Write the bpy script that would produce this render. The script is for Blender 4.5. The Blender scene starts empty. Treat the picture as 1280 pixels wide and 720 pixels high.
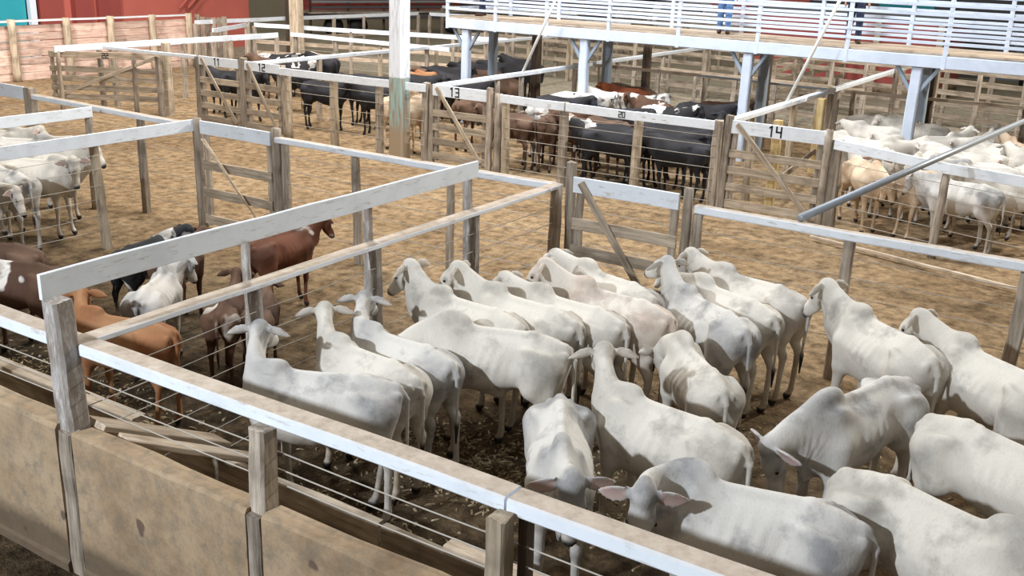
import bpy, bmesh, math, random
import numpy as np
from mathutils import Vector, Matrix
random.seed(11)
C = bpy.context.scene.collection
SC = bpy.context.scene

# ---------------- camera, light, exposure ----------------
cam = bpy.data.objects.new('camera', bpy.data.cameras.new('camera')); C.objects.link(cam)
RX, DN, FW = (0.83934, 0.54252, 0.03426), (0.19713, -0.24503, -0.94926), (-0.50660, 0.80351, -0.31261)
cam.matrix_world = Matrix(((RX[0], -DN[0], -FW[0], 0), (RX[1], -DN[1], -FW[1], 0), (RX[2], -DN[2], -FW[2], 4.5), (0, 0, 0, 1)))
cam.data.sensor_width = 36; cam.data.lens = 35.79; cam.data.clip_end = 400
SC.camera = cam
SC.view_settings.view_transform = 'Standard'; SC.view_settings.look = 'None'
SC.view_settings.gamma = 1; SC.view_settings.use_curve_mapping = False
SC.view_settings.exposure = -0.85
w = bpy.data.worlds.new('night_yard_glow'); SC.world = w; w.use_nodes = True
w.node_tree.nodes['Background'].inputs[0].default_value = (1.0, .90, .74, 1)
w.node_tree.nodes['Background'].inputs[1].default_value = .50
def area_lamp(name, loc, target, size, power, col):
    l = bpy.data.lights.new(name, 'AREA'); l.shape = 'DISK'; l.size = size; l.energy = power; l.color = col
    o = bpy.data.objects.new(name, l); C.objects.link(o); o.location = loc
    o.rotation_euler = (Vector(target)-Vector(loc)).to_track_quat('-Z', 'Y').to_euler()
area_lamp('area_lamp', (-7.5, -7.0, 8.2), (-4, 7, 0), .5, 4300, (.84, .92, 1.0))
area_lamp('area_lamp', (-3.5, 12.0, 11.5), (-4.5, 8.5, 0), 2.6, 1150, (.86, .93, 1.0))
area_lamp('area_lamp', (4.5, 27.5, 9.5), (-3.5, 17, 0), .7, 4600, (1.0, .93, .80))
area_lamp('area_lamp', (-14, 13.0, 11.5), (-14, 12, 0), 2.5, 2300, (1.0, .93, .82))
area_lamp('area_lamp', (-20, 19.5, 12.0), (-20, 27, 0), 2.5, 3900, (1.0, .95, .90))
area_lamp('area_lamp', (-27, 15.0, 9.0), (-34, 27, 2), 1.5, 2600, (1.0, .95, .90))  # unseen fill lamp, added to brighten the plank wall and red shed
area_lamp('area_lamp', (-9, 17.5, 12.0), (-9.5, 26, 0), 2.5, 3100, (.90, .95, 1.0))

# ---------------- materials ----------------
def new_mat(name, rough=.8, spec=.3):
    m = bpy.data.materials.new(name); m.use_nodes = True
    b = m.node_tree.nodes['Principled BSDF']; b.inputs['Roughness'].default_value = rough
    b.inputs['Specular IOR Level'].default_value = spec
    return m, m.node_tree, b
def nd(nt, t, **kw):
    n = nt.nodes.new(t)
    for k, v in kw.items(): setattr(n, k, v)
    return n
def coords(nt, scale=(1, 1, 1), kind='Object'):
    t = nd(nt, 'ShaderNodeTexCoord'); mp = nd(nt, 'ShaderNodeMapping'); mp.inputs['Scale'].default_value = scale
    if kind == 'World':
        g = nd(nt, 'ShaderNodeNewGeometry'); nt.links.new(g.outputs['Position'], mp.inputs['Vector'])
    else: nt.links.new(t.outputs[kind], mp.inputs['Vector'])
    return mp.outputs[0]
def noise(nt, vec, scale, detail=4, rough=.55, rnd=True):
    n = nd(nt, 'ShaderNodeTexNoise', noise_dimensions='4D'); nt.links.new(vec, n.inputs['Vector'])
    n.inputs['Scale'].default_value = scale; n.inputs['Detail'].default_value = detail; n.inputs['Roughness'].default_value = rough
    if rnd:
        i = nd(nt, 'ShaderNodeObjectInfo'); m = nd(nt, 'ShaderNodeMath', operation='MULTIPLY'); m.inputs[1].default_value = 37.0
        nt.links.new(i.outputs['Random'], m.inputs[0]); nt.links.new(m.outputs[0], n.inputs['W'])
    return n.outputs['Fac']
def ramp(nt, fac, stops):
    r = nd(nt, 'ShaderNodeValToRGB'); nt.links.new(fac, r.inputs[0])
    e = r.color_ramp.elements
    while len(e) < len(stops): e.new(.5)
    for q, (p, c) in zip(e, stops): q.position = p; q.color = (c if len(c) == 4 else (*c, 1))
    return r.outputs[0]
def mixc(nt, a, b, f, mode='MIX'):
    x = nd(nt, 'ShaderNodeMix', data_type='RGBA', blend_type=mode)
    for s, v in ((6, a), (7, b)):
        if isinstance(v, tuple): x.inputs[s].default_value = (*v, 1) if len(v) == 3 else v
        else: nt.links.new(v, x.inputs[s])
    if isinstance(f, (int, float)): x.inputs[0].default_value = f
    else: nt.links.new(f, x.inputs[0])
    return x.outputs[2]
def maprange(nt, v, a, b, c=0, d=1):
    m = nd(nt, 'ShaderNodeMapRange'); nt.links.new(v, m.inputs[0])
    for i, q in enumerate((a, b, c, d)): m.inputs[i+1].default_value = q
    return m.outputs[0]
def bump(nt, b, h, st=.3, dist=.02):
    n = nd(nt, 'ShaderNodeBump'); n.inputs['Strength'].default_value = st; n.inputs['Distance'].default_value = dist
    nt.links.new(h, n.inputs['Height']); nt.links.new(n.outputs[0], b.inputs['Normal'])
def wood(name, c1, c2, c3, axis):
    m, nt, b = new_mat(name, .85, .2)
    sc = (1.2, 14, 14) if axis == 'X' else (14, 14, 1.2)
    v = coords(nt, sc); f = noise(nt, v, 1.6, 6, .65)
    v2 = coords(nt); g = noise(nt, v2, 2.3, 3)
    col = ramp(nt, f, [(.28, c1), (.5, c2), (.72, c3)])
    col = mixc(nt, col, tuple(q*.55 for q in c1), maprange(nt, g, .52, .75, 0, .7))
    i = nd(nt, 'ShaderNodeObjectInfo'); r = maprange(nt, i.outputs['Random'], 0, 1, .75, 1.2)
    cc = nd(nt, 'ShaderNodeCombineColor')
    for k in range(3): nt.links.new(r, cc.inputs[k])
    col = mixc(nt, col, cc.outputs[0], 1.0, 'MULTIPLY')
    nt.links.new(col, b.inputs['Base Color']); bump(nt, b, f, .5, .012)
    return m
def paint(name, base, worn, axis='X', dusty=0.0, wear=(.56, .68)):
    """painted board: worn spots show wood; a dusty top shows dried mud wherever the board faces up"""
    m, nt, b = new_mat(name, .6, .35)
    v = coords(nt, (3, 16, 16) if axis == 'X' else (16, 16, 3)); f = noise(nt, v, 1.5, 6, .7)
    col = mixc(nt, base, worn, maprange(nt, f, wear[0], wear[1], 0, .85))
    g = noise(nt, coords(nt), 3.2, 5, .65)
    col = mixc(nt, col, tuple(q*.78 for q in base), maprange(nt, g, .45, .7, 0, .6))
    if dusty:
        ge = nd(nt, 'ShaderNodeNewGeometry'); s = nd(nt, 'ShaderNodeSeparateXYZ'); nt.links.new(ge.outputs['Normal'], s.inputs[0])
        up = maprange(nt, s.outputs[2], .6, .9, 0, dusty)
        d = ramp(nt, noise(nt, coords(nt), 9, 6, .7), [(.3, (.26, .19, .13)), (.48, (.42, .33, .25)), (.72, (.58, .49, .40))])
        col = mixc(nt, col, d, up)
    nt.links.new(col, b.inputs['Base Color']); bump(nt, b, f, .25, .006)
    return m
def plain(name, col, rough=.6, var=.25, scale=4, metal=0):
    m, nt, b = new_mat(name, rough)
    f = noise(nt, coords(nt), scale, 5)
    nt.links.new(mixc(nt, col, tuple(q*(1-var) for q in col), f), b.inputs['Base Color'])
    b.inputs['Metallic'].default_value = metal
    return m
M = {}
M['post'] = wood('weathered_post_wood', (.13, .105, .08), (.33, .275, .22), (.52, .455, .39), 'Z')
M['post_pale'] = wood('pale_post_wood', (.20, .15, .10), (.42, .34, .25), (.58, .50, .40), 'Z')
M['post_dark'] = wood('dark_post_wood', (.035, .025, .02), (.09, .065, .05), (.17, .13, .10), 'Z')
M['post_white'] = paint('whitewashed_post', (.55, .53, .52), (.19, .15, .12), 'Z', wear=(.36, .52))
M['board'] = wood('weathered_board_wood', (.15, .115, .08), (.36, .295, .225), (.54, .465, .38), 'X')
M['board_pale'] = wood('pale_board_wood', (.22, .16, .11), (.45, .36, .27), (.62, .53, .43), 'X')
M['board_pink'] = wood('reddish_plank_wood', (.38, .24, .19), (.66, .47, .39), (.82, .66, .57), 'X')
M['white'] = paint('white_painted_board', (.74, .79, .86), (.40, .34, .28))
M['white_dusty'] = paint('white_painted_rail_dusty_top', (.74, .79, .86), (.38, .32, .26), dusty=.92)
M['white_pole'] = plain('white_pole_paint', (.80, .80, .78), .5, .1)
M['white_metal'] = paint('white_painted_steel', (.56, .63, .76), (.40, .45, .54), wear=(.6, .8))
M['grey_metal'] = plain('galvanised_pipe', (.33, .36, .40), .45, .3, 6, .3)
M['wire'] = plain('steel_cable', (.46, .42, .37), .5, .3, 8)
M['yellow_wood'] = wood('new_yellow_wood', (.40, .26, .10), (.62, .46, .22), (.74, .60, .36), 'Z')
M['ink'] = plain('black_paint', (.02, .02, .022), .6)
M['deck'] = wood('bridge_deck_wood', (.30, .22, .16), (.50, .40, .31), (.64, .54, .44), 'X')
M['steel_post'] = plain('blue_grey_steel', (.30, .36, .44), .5)
M['red_wall'] = plain('red_painted_wall', (.60, .16, .125), .7, .25, 1)
M['dark_red'] = plain('dark_red_panel', (.34, .075, .065), .7, .2, 1)
M['teal'] = plain('teal_panel', (.03, .36, .44), .6, .15, 1)
M['pale_wall'] = plain('pale_blue_wall', (.78, .86, .97), .7, .08, .6)
M['dark_grey'] = plain('dark_grey_panel', (.10, .10, .11), .7, .3, 2)
M['green_panel'] = plain('green_panel', (.03, .15, .12), .6)

# dirt ground: trampled, with dried tracks
m, nt, b = new_mat('trampled_dirt', .95, .1)
v = coords(nt, kind='World')
f1 = noise(nt, v, .35, 6, .6, False); f2 = noise(nt, v, 5, 8, .7, False); f3 = noise(nt, v, 22, 4, .7, False)
col = ramp(nt, f1, [(.3, (.25, .165, .09)), (.5, (.38, .265, .155)), (.7, (.46, .335, .205))])
col = mixc(nt, col, ramp(nt, f2, [(.36, (.34, .32, .30)), (.56, (.98, .98, .98)), (.72, (1.30, 1.26, 1.2))]), 1.0, 'MULTIPLY')
sx = nd(nt, 'ShaderNodeSeparateXYZ'); nt.links.new(v, sx.inputs[0])
vs = coords(nt, (.5, 2.2, 1), 'World'); f4 = noise(nt, vs, 2.5, 5, .6, False)
col = mixc(nt, col, (.14, .09, .05), maprange(nt, f4, .56, .72, 0, .6))
# wet dung and mud where the cattle crowd at the trough, and outside it
near = maprange(nt, sx.outputs[1], 6.8, 11.2, 1, 0)
wet = nd(nt, 'ShaderNodeMath', operation='MULTIPLY'); nt.links.new(near, wet.inputs[0]); nt.links.new(maprange(nt, f1, .30, .5, .6, 1), wet.inputs[1])
col = mixc(nt, col, ramp(nt, f2, [(.4, (.020, .014, .009)), (.55, (.065, .045, .026)), (.7, (.17, .12, .07))]), wet.outputs[0])
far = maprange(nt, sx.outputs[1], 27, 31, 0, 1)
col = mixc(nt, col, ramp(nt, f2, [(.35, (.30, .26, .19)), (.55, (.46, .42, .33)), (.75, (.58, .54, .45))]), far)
nt.links.new(col, b.inputs['Base Color'])
h = nd(nt, 'ShaderNodeMath', operation='ADD'); nt.links.new(f2, h.inputs[0]); nt.links.new(f3, h.inputs[1])
bump(nt, b, h.outputs[0], .9, .06)
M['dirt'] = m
# rendered wall of the trough
m, nt, b = new_mat('stained_cement_render', .9, .15)
v = coords(nt, kind='World')
f = noise(nt, v, 1.1, 9, .72, False); g = noise(nt, v, 9, 8, .75, False); k = noise(nt, v, 3.1, 2, .5, False)
col = ramp(nt, f, [(.3, (.17, .115, .07)), (.48, (.35, .25, .16)), (.7, (.46, .36, .25))])
col = mixc(nt, col, (.17, .15, .115), maprange(nt, g, .46, .66, 0, .75))
col = mixc(nt, col, (.09, .06, .05), maprange(nt, k, .66, .69, 0, .8))
zs = nd(nt, 'ShaderNodeSeparateXYZ'); nt.links.new(v, zs.inputs[0])
zz = nd(nt, 'ShaderNodeMath', operation='MULTIPLY_ADD'); nt.links.new(f, zz.inputs[0]); zz.inputs[1].default_value = -.5; nt.links.new(zs.outputs[2], zz.inputs[2])
col = mixc(nt, col, (.085, .062, .042), maprange(nt, zz.outputs[0], .12, .0, 0, .8))  # mud splashed on the foot of the wall
nt.links.new(col, b.inputs['Base Color']); bump(nt, b, g, .5, .012)
M['render'] = m

# hides
def hide(name, base, shade, kind=None, second=None, thr=.5, sc=1.7):
    m, nt, b = new_mat(name, .75, .25)
    a = nd(nt, 'ShaderNodeVertexColor', layer_name='zone'); s = nd(nt, 'ShaderNodeSeparateColor'); nt.links.new(a.outputs[0], s.inputs[0])
    v = coords(nt); n1 = noise(nt, v, 3.0, 5, .6); n2 = noise(nt, coords(nt, (3, 3, 1)), 26, 4, .7)
    col = base
    if kind:
        p = noise(nt, v, sc, 3 if kind == 'patch' else 5, .5 if kind == 'patch' else .75)
        col = mixc(nt, base, second, maprange(nt, p, thr, thr+.02))
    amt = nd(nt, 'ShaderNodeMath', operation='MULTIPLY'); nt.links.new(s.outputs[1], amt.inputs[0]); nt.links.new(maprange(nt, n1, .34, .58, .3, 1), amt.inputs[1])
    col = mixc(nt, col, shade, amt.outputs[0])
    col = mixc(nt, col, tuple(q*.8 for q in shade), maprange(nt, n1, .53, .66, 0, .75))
    col = mixc(nt, col, (.66, .62, .56), maprange(nt, n2, .5, .75, 0, .4), 'MULTIPLY')
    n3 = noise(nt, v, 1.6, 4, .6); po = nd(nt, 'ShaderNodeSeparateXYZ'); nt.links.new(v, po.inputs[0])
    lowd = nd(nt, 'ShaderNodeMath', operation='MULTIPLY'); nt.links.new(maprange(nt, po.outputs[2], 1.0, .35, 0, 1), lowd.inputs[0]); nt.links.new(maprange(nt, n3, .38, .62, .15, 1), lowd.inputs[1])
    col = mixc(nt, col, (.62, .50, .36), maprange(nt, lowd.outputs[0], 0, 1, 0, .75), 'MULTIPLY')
    col = mixc(nt, col, (.42, .31, .285) if base[0] > .5 else tuple(q*1.2 for q in base), s.outputs[2])
    col = mixc(nt, col, (.025, .022, .022), s.outputs[0])
    nt.links.new(col, b.inputs['Base Color']); n4 = noise(nt, coords(nt, (1.6, 1, .8)), 9, 5, .6); hh = nd(nt, 'ShaderNodeMath', operation='MULTIPLY_ADD'); nt.links.new(n4, hh.inputs[0]); hh.inputs[1].default_value = 2.5; nt.links.new(n2, hh.inputs[2])
    bump(nt, b, hh.outputs[0], .4, .006)
    return m
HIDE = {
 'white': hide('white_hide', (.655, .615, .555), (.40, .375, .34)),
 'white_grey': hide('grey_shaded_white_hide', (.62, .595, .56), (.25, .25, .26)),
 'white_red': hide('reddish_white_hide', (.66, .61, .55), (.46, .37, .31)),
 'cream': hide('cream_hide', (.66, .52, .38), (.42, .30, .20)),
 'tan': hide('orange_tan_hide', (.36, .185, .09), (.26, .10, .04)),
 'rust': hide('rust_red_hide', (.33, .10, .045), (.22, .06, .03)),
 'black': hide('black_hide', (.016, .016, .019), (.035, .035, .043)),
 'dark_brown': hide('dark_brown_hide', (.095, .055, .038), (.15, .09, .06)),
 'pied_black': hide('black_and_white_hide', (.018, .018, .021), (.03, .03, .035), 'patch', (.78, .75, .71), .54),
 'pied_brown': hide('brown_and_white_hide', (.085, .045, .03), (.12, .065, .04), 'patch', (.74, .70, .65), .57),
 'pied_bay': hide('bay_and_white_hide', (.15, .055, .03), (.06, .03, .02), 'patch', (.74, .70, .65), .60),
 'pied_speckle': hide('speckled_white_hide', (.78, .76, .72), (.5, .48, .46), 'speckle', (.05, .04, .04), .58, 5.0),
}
M['eye'] = plain('dark_eye', (.012, .008, .006), .12, 0)

# ---------------- object helpers ----------------
def link(name, me, mat, parent=None, loc=None, rot=None):
    o = bpy.data.objects.new(name, me); C.objects.link(o)
    if mat and not me.materials: me.materials.append(mat)
    if parent is not None: o.parent = parent
    if loc is not None: o.location = loc
    if rot is not None: o.rotation_euler = rot
    return o
def thing(name, label, cat, loc, group=None, rz=0):
    o = bpy.data.objects.new(name, None); o.empty_display_size = .2; C.objects.link(o)
    o.location = loc; o.rotation_euler = (0, 0, rz); o['label'] = label; o['category'] = cat
    if group: o['group'] = group
    return o
def tag(o, label, cat, group=None):
    o['label'] = label; o['category'] = cat
    if group: o['group'] = group
    return o
def mesh_from(name, V, F, smooth=False):
    me = bpy.data.meshes.new(name); me.from_pydata([tuple(v) for v in V], [], [tuple(f) for f in F]); me.update()
    if smooth: me.polygons.foreach_set('use_smooth', [True]*len(F))
    return me
def add_box(V, F, lo, hi):
    n = len(V); x0, y0, z0 = lo; x1, y1, z1 = hi
    V += [(x0, y0, z0), (x1, y0, z0), (x1, y1, z0), (x0, y1, z0), (x0, y0, z1), (x1, y0, z1), (x1, y1, z1), (x0, y1, z1)]
    F += [tuple(n+i for i in f) for f in ((0, 3, 2, 1), (4, 5, 6, 7), (0, 1, 5, 4), (1, 2, 6, 5), (2, 3, 7, 6), (3, 0, 4, 7))]
def board_mesh(L, w, h, jit=.004, step=.5):
    """board running along local X from 0 to L, w across, h high, edges eased, slightly uneven"""
    n = max(2, int(L/step)+1); c = min(w, h)*.14
    prof = [(-w/2+c, -h/2), (w/2-c, -h/2), (w/2, -h/2+c), (w/2, h/2-c), (w/2-c, h/2), (-w/2+c, h/2), (-w/2, h/2-c), (-w/2, -h/2+c)]
    V, F = [], []
    for i in range(n):
        x = L*i/(n-1); dy, dz = (random.uniform(-jit, jit), random.uniform(-jit, jit))
        V += [(x, y+dy, z+dz) for y, z in prof]
    for i in range(n-1):
        for k in range(8):
            a = i*8+k; b_ = i*8+(k+1) % 8
            F.append((a, a+8, b_+8, b_))
    F.append(tuple(range(8))); F.append(tuple(reversed(range((n-1)*8, n*8))))
    return mesh_from('board', V, F)
def board(name, p0, p1, w, h, mat, parent, jit=.004, roll=0):
    """p0,p1 in world metres"""
    p0, p1 = Vector(p0), Vector(p1); d = p1-p0
    rz = math.atan2(d.y, d.x); ry = -math.atan2(d.z, math.hypot(d.x, d.y))
    base = parent.location if parent is not None else Vector((0, 0, 0))
    return link(name, board_mesh(d.length, w, h, jit), mat, parent, p0-base, (roll, ry, rz))
def post_mesh(h, w, d, lean=(0, 0), round_=False, taper=.08, jit=.006, top='flat'):
    n = 8; N = 12 if round_ else 8
    if round_: prof = [(math.cos(2*math.pi*k/N)*w/2, math.sin(2*math.pi*k/N)*d/2) for k in range(N)]
    else:
        c = min(w, d)*.13
        prof = [(-w/2+c, -d/2), (w/2-c, -d/2), (w/2, -d/2+c), (w/2, d/2-c), (w/2-c, d/2), (-w/2+c, d/2), (-w/2, d/2-c), (-w/2, -d/2+c)]
    V, F = [], []
    for i in range(n):
        t = i/(n-1); s = 1-taper*t; ox, oy = lean[0]*t+random.uniform(-jit, jit)*(i > 0), lean[1]*t+random.uniform(-jit, jit)*(i > 0)
        V += [(x*s+ox+random.uniform(-jit, jit)*.4, y*s+oy+random.uniform(-jit, jit)*.4, h*t+(random.uniform(-.012, .012) if i == n-1 else 0)) for x, y in prof]
    for i in range(n-1):
        for k in range(N):
            a = i*N+k; b_ = i*N+(k+1) % N
            F.append((a, b_, b_+N, a+N))
    F.append(tuple(reversed(range(N)))); F.append(tuple(range((n-1)*N, n*N)))
    return mesh_from('post', V, F, round_)
def post(name, x, y, h, w=.14, d=.12, mat='post', parent=None, lean=(0, 0), round_=False, z0=0, rz=0):
    base = parent.location if parent is not None else Vector((0, 0, 0))
    return link(name, post_mesh(h-z0, w, d, lean, round_), M[mat], parent, Vector((x, y, z0))-base, (0, 0, rz))
def tube_mesh(pts, r, n=6):
    V, F = [], []; P = [Vector(p) for p in pts]
    for i, p in enumerate(P):
        t = (P[min(i+1, len(P)-1)]-P[max(i-1, 0)]).normalized()
        a = t.cross(Vector((0, 0, 1))) if abs(t.z) < .9 else t.cross(Vector((1, 0, 0))); a.normalize(); b_ = t.cross(a)
        V += [p+a*math.cos(2*math.pi*k/n)*r+b_*math.sin(2*math.pi*k/n)*r for k in range(n)]
    for i in range(len(P)-1):
        for k in range(n):
            q = i*n+k; s = i*n+(k+1) % n
            F.append((q, s, s+n, q+n))
    F.append(tuple(reversed(range(n)))); F.append(tuple(range((len(P)-1)*n, len(P)*n)))
    return mesh_from('tube', V, F, True)
def wire(p0, p1, parent, r=.0045, sag=.01):
    p0, p1 = Vector(p0), Vector(p1); k = random.uniform(.3, 1)*sag
    pts = [p0.lerp(p1, i/6)-Vector((0, 0, 4*k*(i/6)*(1-i/6)))-parent.location for i in range(7)]
    return link('wire', tube_mesh(pts, r, 5), M['wire'], parent)

def fence(label, posts, rails, wires=(), group='wire and rail fences of the yard', wr=.0045, name='fence', cat='fence'):
    """posts: (x, y, height[, width, material, (lean)]) ; rails: (p0, p1, w, h, material)"""
    root = thing(name, label, cat, (posts[0][0], posts[0][1], 0), group)
    for p in posts:
        x, y, h = p[:3]; w_ = p[3] if len(p) > 3 else .13; mt = p[4] if len(p) > 4 else 'post'; ln = p[5] if len(p) > 5 else (random.uniform(-.03, .03), random.uniform(-.03, .03))
        post('post', x, y, h, w_, w_*.85, mt, root, ln, round_=random.random() < .35)
    for r_ in rails: board('rail', r_[0], r_[1], r_[2], r_[3], M[r_[4]], root)
    for z in wires:
        for a, b_ in zip(posts[:-1], posts[1:]):
            if math.hypot(a[0]-b_[0], a[1]-b_[1]) > 5.5: continue
            wire((a[0], a[1], z), (b_[0], b_[1], z+random.uniform(-.015, .015)), root, wr)
    return root

STROKES = {'0': [((0, 0), (1, 0)), ((1, 0), (1, 2)), ((1, 2), (0, 2)), ((0, 2), (0, 0))], '1': [((.5, 0), (.5, 2)), ((.5, 2), (.1, 1.75))],
 '2': [((0, 2), (1, 2)), ((1, 2), (1, 1)), ((1, 1), (0, 1)), ((0, 1), (0, 0)), ((0, 0), (1, 0))],
 '3': [((0, 2), (1, 2)), ((1, 2), (1, 0)), ((1, 0), (0, 0)), ((.2, 1), (1, 1))], '4': [((0, 2), (0, 1)), ((0, 1), (1, 1)), ((1, 2), (1, 0))]}
def number_mesh(txt, h):
    V, F = [], []; s = h/2; x0 = 0; t = s*.17
    for ch in txt:
        for (a, b_), (c, d) in STROKES[ch]:
            p, q = Vector((x0+a*s, 0, b_*s)), Vector((x0+c*s, 0, d*s)); u = (q-p).normalized(); nrm = Vector((-u.z, 0, u.x))
            p -= u*t*.9; q += u*t*.9; n = len(V)
            for y in (-.004, .0):
                V += [p+nrm*t+Vector((0, y, 0)), q+nrm*t+Vector((0, y, 0)), q-nrm*t+Vector((0, y, 0)), p-nrm*t+Vector((0, y, 0))]
            F += [tuple(n+i for i in f) for f in ((0, 1, 2, 3), (7, 6, 5, 4), (0, 4, 5, 1), (1, 5, 6, 2), (2, 6, 7, 3), (3, 7, 4, 0))]
        x0 += s*1.55
    return mesh_from('number', V, F)

def gate(label, A, B, z0, zt, nboards, text=None, brace=1, top='white', off=-.05, bmat='board', brace_mat='board', th=.2, tx=.42, group='board gates with painted top boards'):
    """board gate from A to B (x,y); brace 1 falls from A's top to B's foot, -1 the other way"""
    A, B = Vector((*A, 0)), Vector((*B, 0)); d = (B-A).normalized(); n = Vector((d.y, -d.x, 0))
    if n.dot(Vector((0, 0, 4.5))-A) < 0 or n.y > 0: n = -n if n.y > 0 else n
    root = thing('gate', label, 'gate', A, group)
    for P in (A+d*.07, B-d*.07): post('stile', P.x, P.y, zt-.02, .10, .07, 'post', root, z0=z0-.04, rz=math.atan2(d.y, d.x))
    tb = board('top_board', A+Vector((0, 0, zt-th/2))+n*.055, B+Vector((0, 0, zt-th/2))+n*.055, .035, th, M[top], root)
    if text:
        s = (B-A).length*tx
        num = link('number', number_mesh(text, th*.72), M['ink'], tb, (s, -.0185, -th*.36))
        num['label'] = 'black painted number '+text
    for i in range(nboards):
        z = z0+.07+(zt-th-z0-.12)*(i/(nboards-.0))
        board('board', A+Vector((0, 0, z))+n*.05, B+Vector((0, 0, z))+n*.05, .03, .15, M[bmat], root, .006)
    if brace:
        P, Q = (A, B) if brace > 0 else (B, A); u = (Q-P).normalized()
        board('brace', P+u*.12+n*.095+Vector((0, 0, zt-.06)), Q-u*.10+n*.095+Vector((0, 0, z0+.06)), .04, .09, M[brace_mat], root)
    return root
# ---------- soft-body modelling: signed distances + surface nets ----------
def smin(a, b, k):
    h = np.clip(0.5 + 0.5*(b-a)/k, 0, 1)
    return b + (a-b)*h - k*h*(1-h)

def surface_net(fn, lo, hi, vox):
    lo = np.array(lo, float); n = np.ceil((np.array(hi)-lo)/vox).astype(int)+1
    ax = [lo[i]+vox*np.arange(n[i]) for i in range(3)]
    X, Y, Z = np.meshgrid(*ax, indexing='ij')
    F = fn(X.astype(np.float32), Y.astype(np.float32), Z.astype(np.float32))
    S = F < 0
    c = [(i, j, k) for i in (0, 1) for j in (0, 1) for k in (0, 1)]
    nx, ny, nz = n-1
    sub = lambda A, o: A[o[0]:o[0]+nx, o[1]:o[1]+ny, o[2]:o[2]+nz]
    cnt = sum(sub(S, o).astype(np.int8) for o in c)
    act = (cnt > 0) & (cnt < 8)
    idx = -np.ones(act.shape, np.int64); m = int(act.sum()); idx[act] = np.arange(m)
    ijk = np.argwhere(act).astype(float)
    acc = np.zeros((m, 3)); ws = np.zeros(m)
    for a in range(8):
        for b in range(a+1, 8):
            d = [c[b][q]-c[a][q] for q in range(3)]
            if sum(abs(v) for v in d) != 1: continue
            fa = sub(F, c[a])[act]; fb = sub(F, c[b])[act]
            cr = (fa < 0) != (fb < 0)
            t = np.where(cr, fa/np.where(cr, fa-fb, 1), 0)
            p = np.array(c[a])[None, :] + t[:, None]*np.array(d)[None, :]
            acc[cr] += p[cr]; ws[cr] += 1
    V = lo + vox*(ijk + acc/ws[:, None])
    faces = []
    for axis in range(3):
        o = [0, 0, 0]; o[axis] = 1
        s0 = S[:n[0]-o[0], :n[1]-o[1], :n[2]-o[2]]; s1 = S[o[0]:, o[1]:, o[2]:]
        e = np.argwhere(s0 != s1)
        u, v = [(1, 2), (2, 0), (0, 1)][axis]
        ok = (e[:, u] > 0) & (e[:, v] > 0) & (e[:, u] < n[u]-1) & (e[:, v] < n[v]-1)
        e = e[ok]
        du = np.zeros(3, int); du[u] = 1; dv = np.zeros(3, int); dv[v] = 1
        q = [e-du-dv, e-dv, e, e-du]
        f = np.stack([idx[tuple(w.T)] for w in q], 1)
        ins = s0[tuple(e.T)]
        f = np.where(ins[:, None], f, f[:, ::-1])
        faces.append(f)
    return V, np.concatenate(faces)

def seg_cone(X, Y, Z, a, b, ra, rb, ys=1.0):
    ax, ay, az = a; bx, by, bz = b
    ay *= ys; by *= ys; Yq = Y*ys
    dx, dy, dz = bx-ax, by-ay, bz-az
    L = dx*dx+dy*dy+dz*dz+1e-9
    t = np.clip(((X-ax)*dx+(Yq-ay)*dy+(Z-az)*dz)/L, 0, 1)
    d = np.sqrt((X-ax-t*dx)**2+(Yq-ay-t*dy)**2+(Z-az-t*dz)**2)-(ra+(rb-ra)*t)
    return d/max(1.0, ys**.6)

def ellipsoid(X, Y, Z, c, r):
    q = np.sqrt(((X-c[0])/r[0])**2+((Y-c[1])/r[1])**2+((Z-c[2])/r[2])**2)
    return (q-1)*min(r)

NECK0 = np.array([.46, 0, 1.02]); NECK1 = np.array([.905, 0, 1.315])
NU = (NECK1-NECK0)/np.linalg.norm(NECK1-NECK0); NL = np.linalg.norm(NECK1-NECK0)
HD = np.array([.93, 0, -.37])

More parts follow.
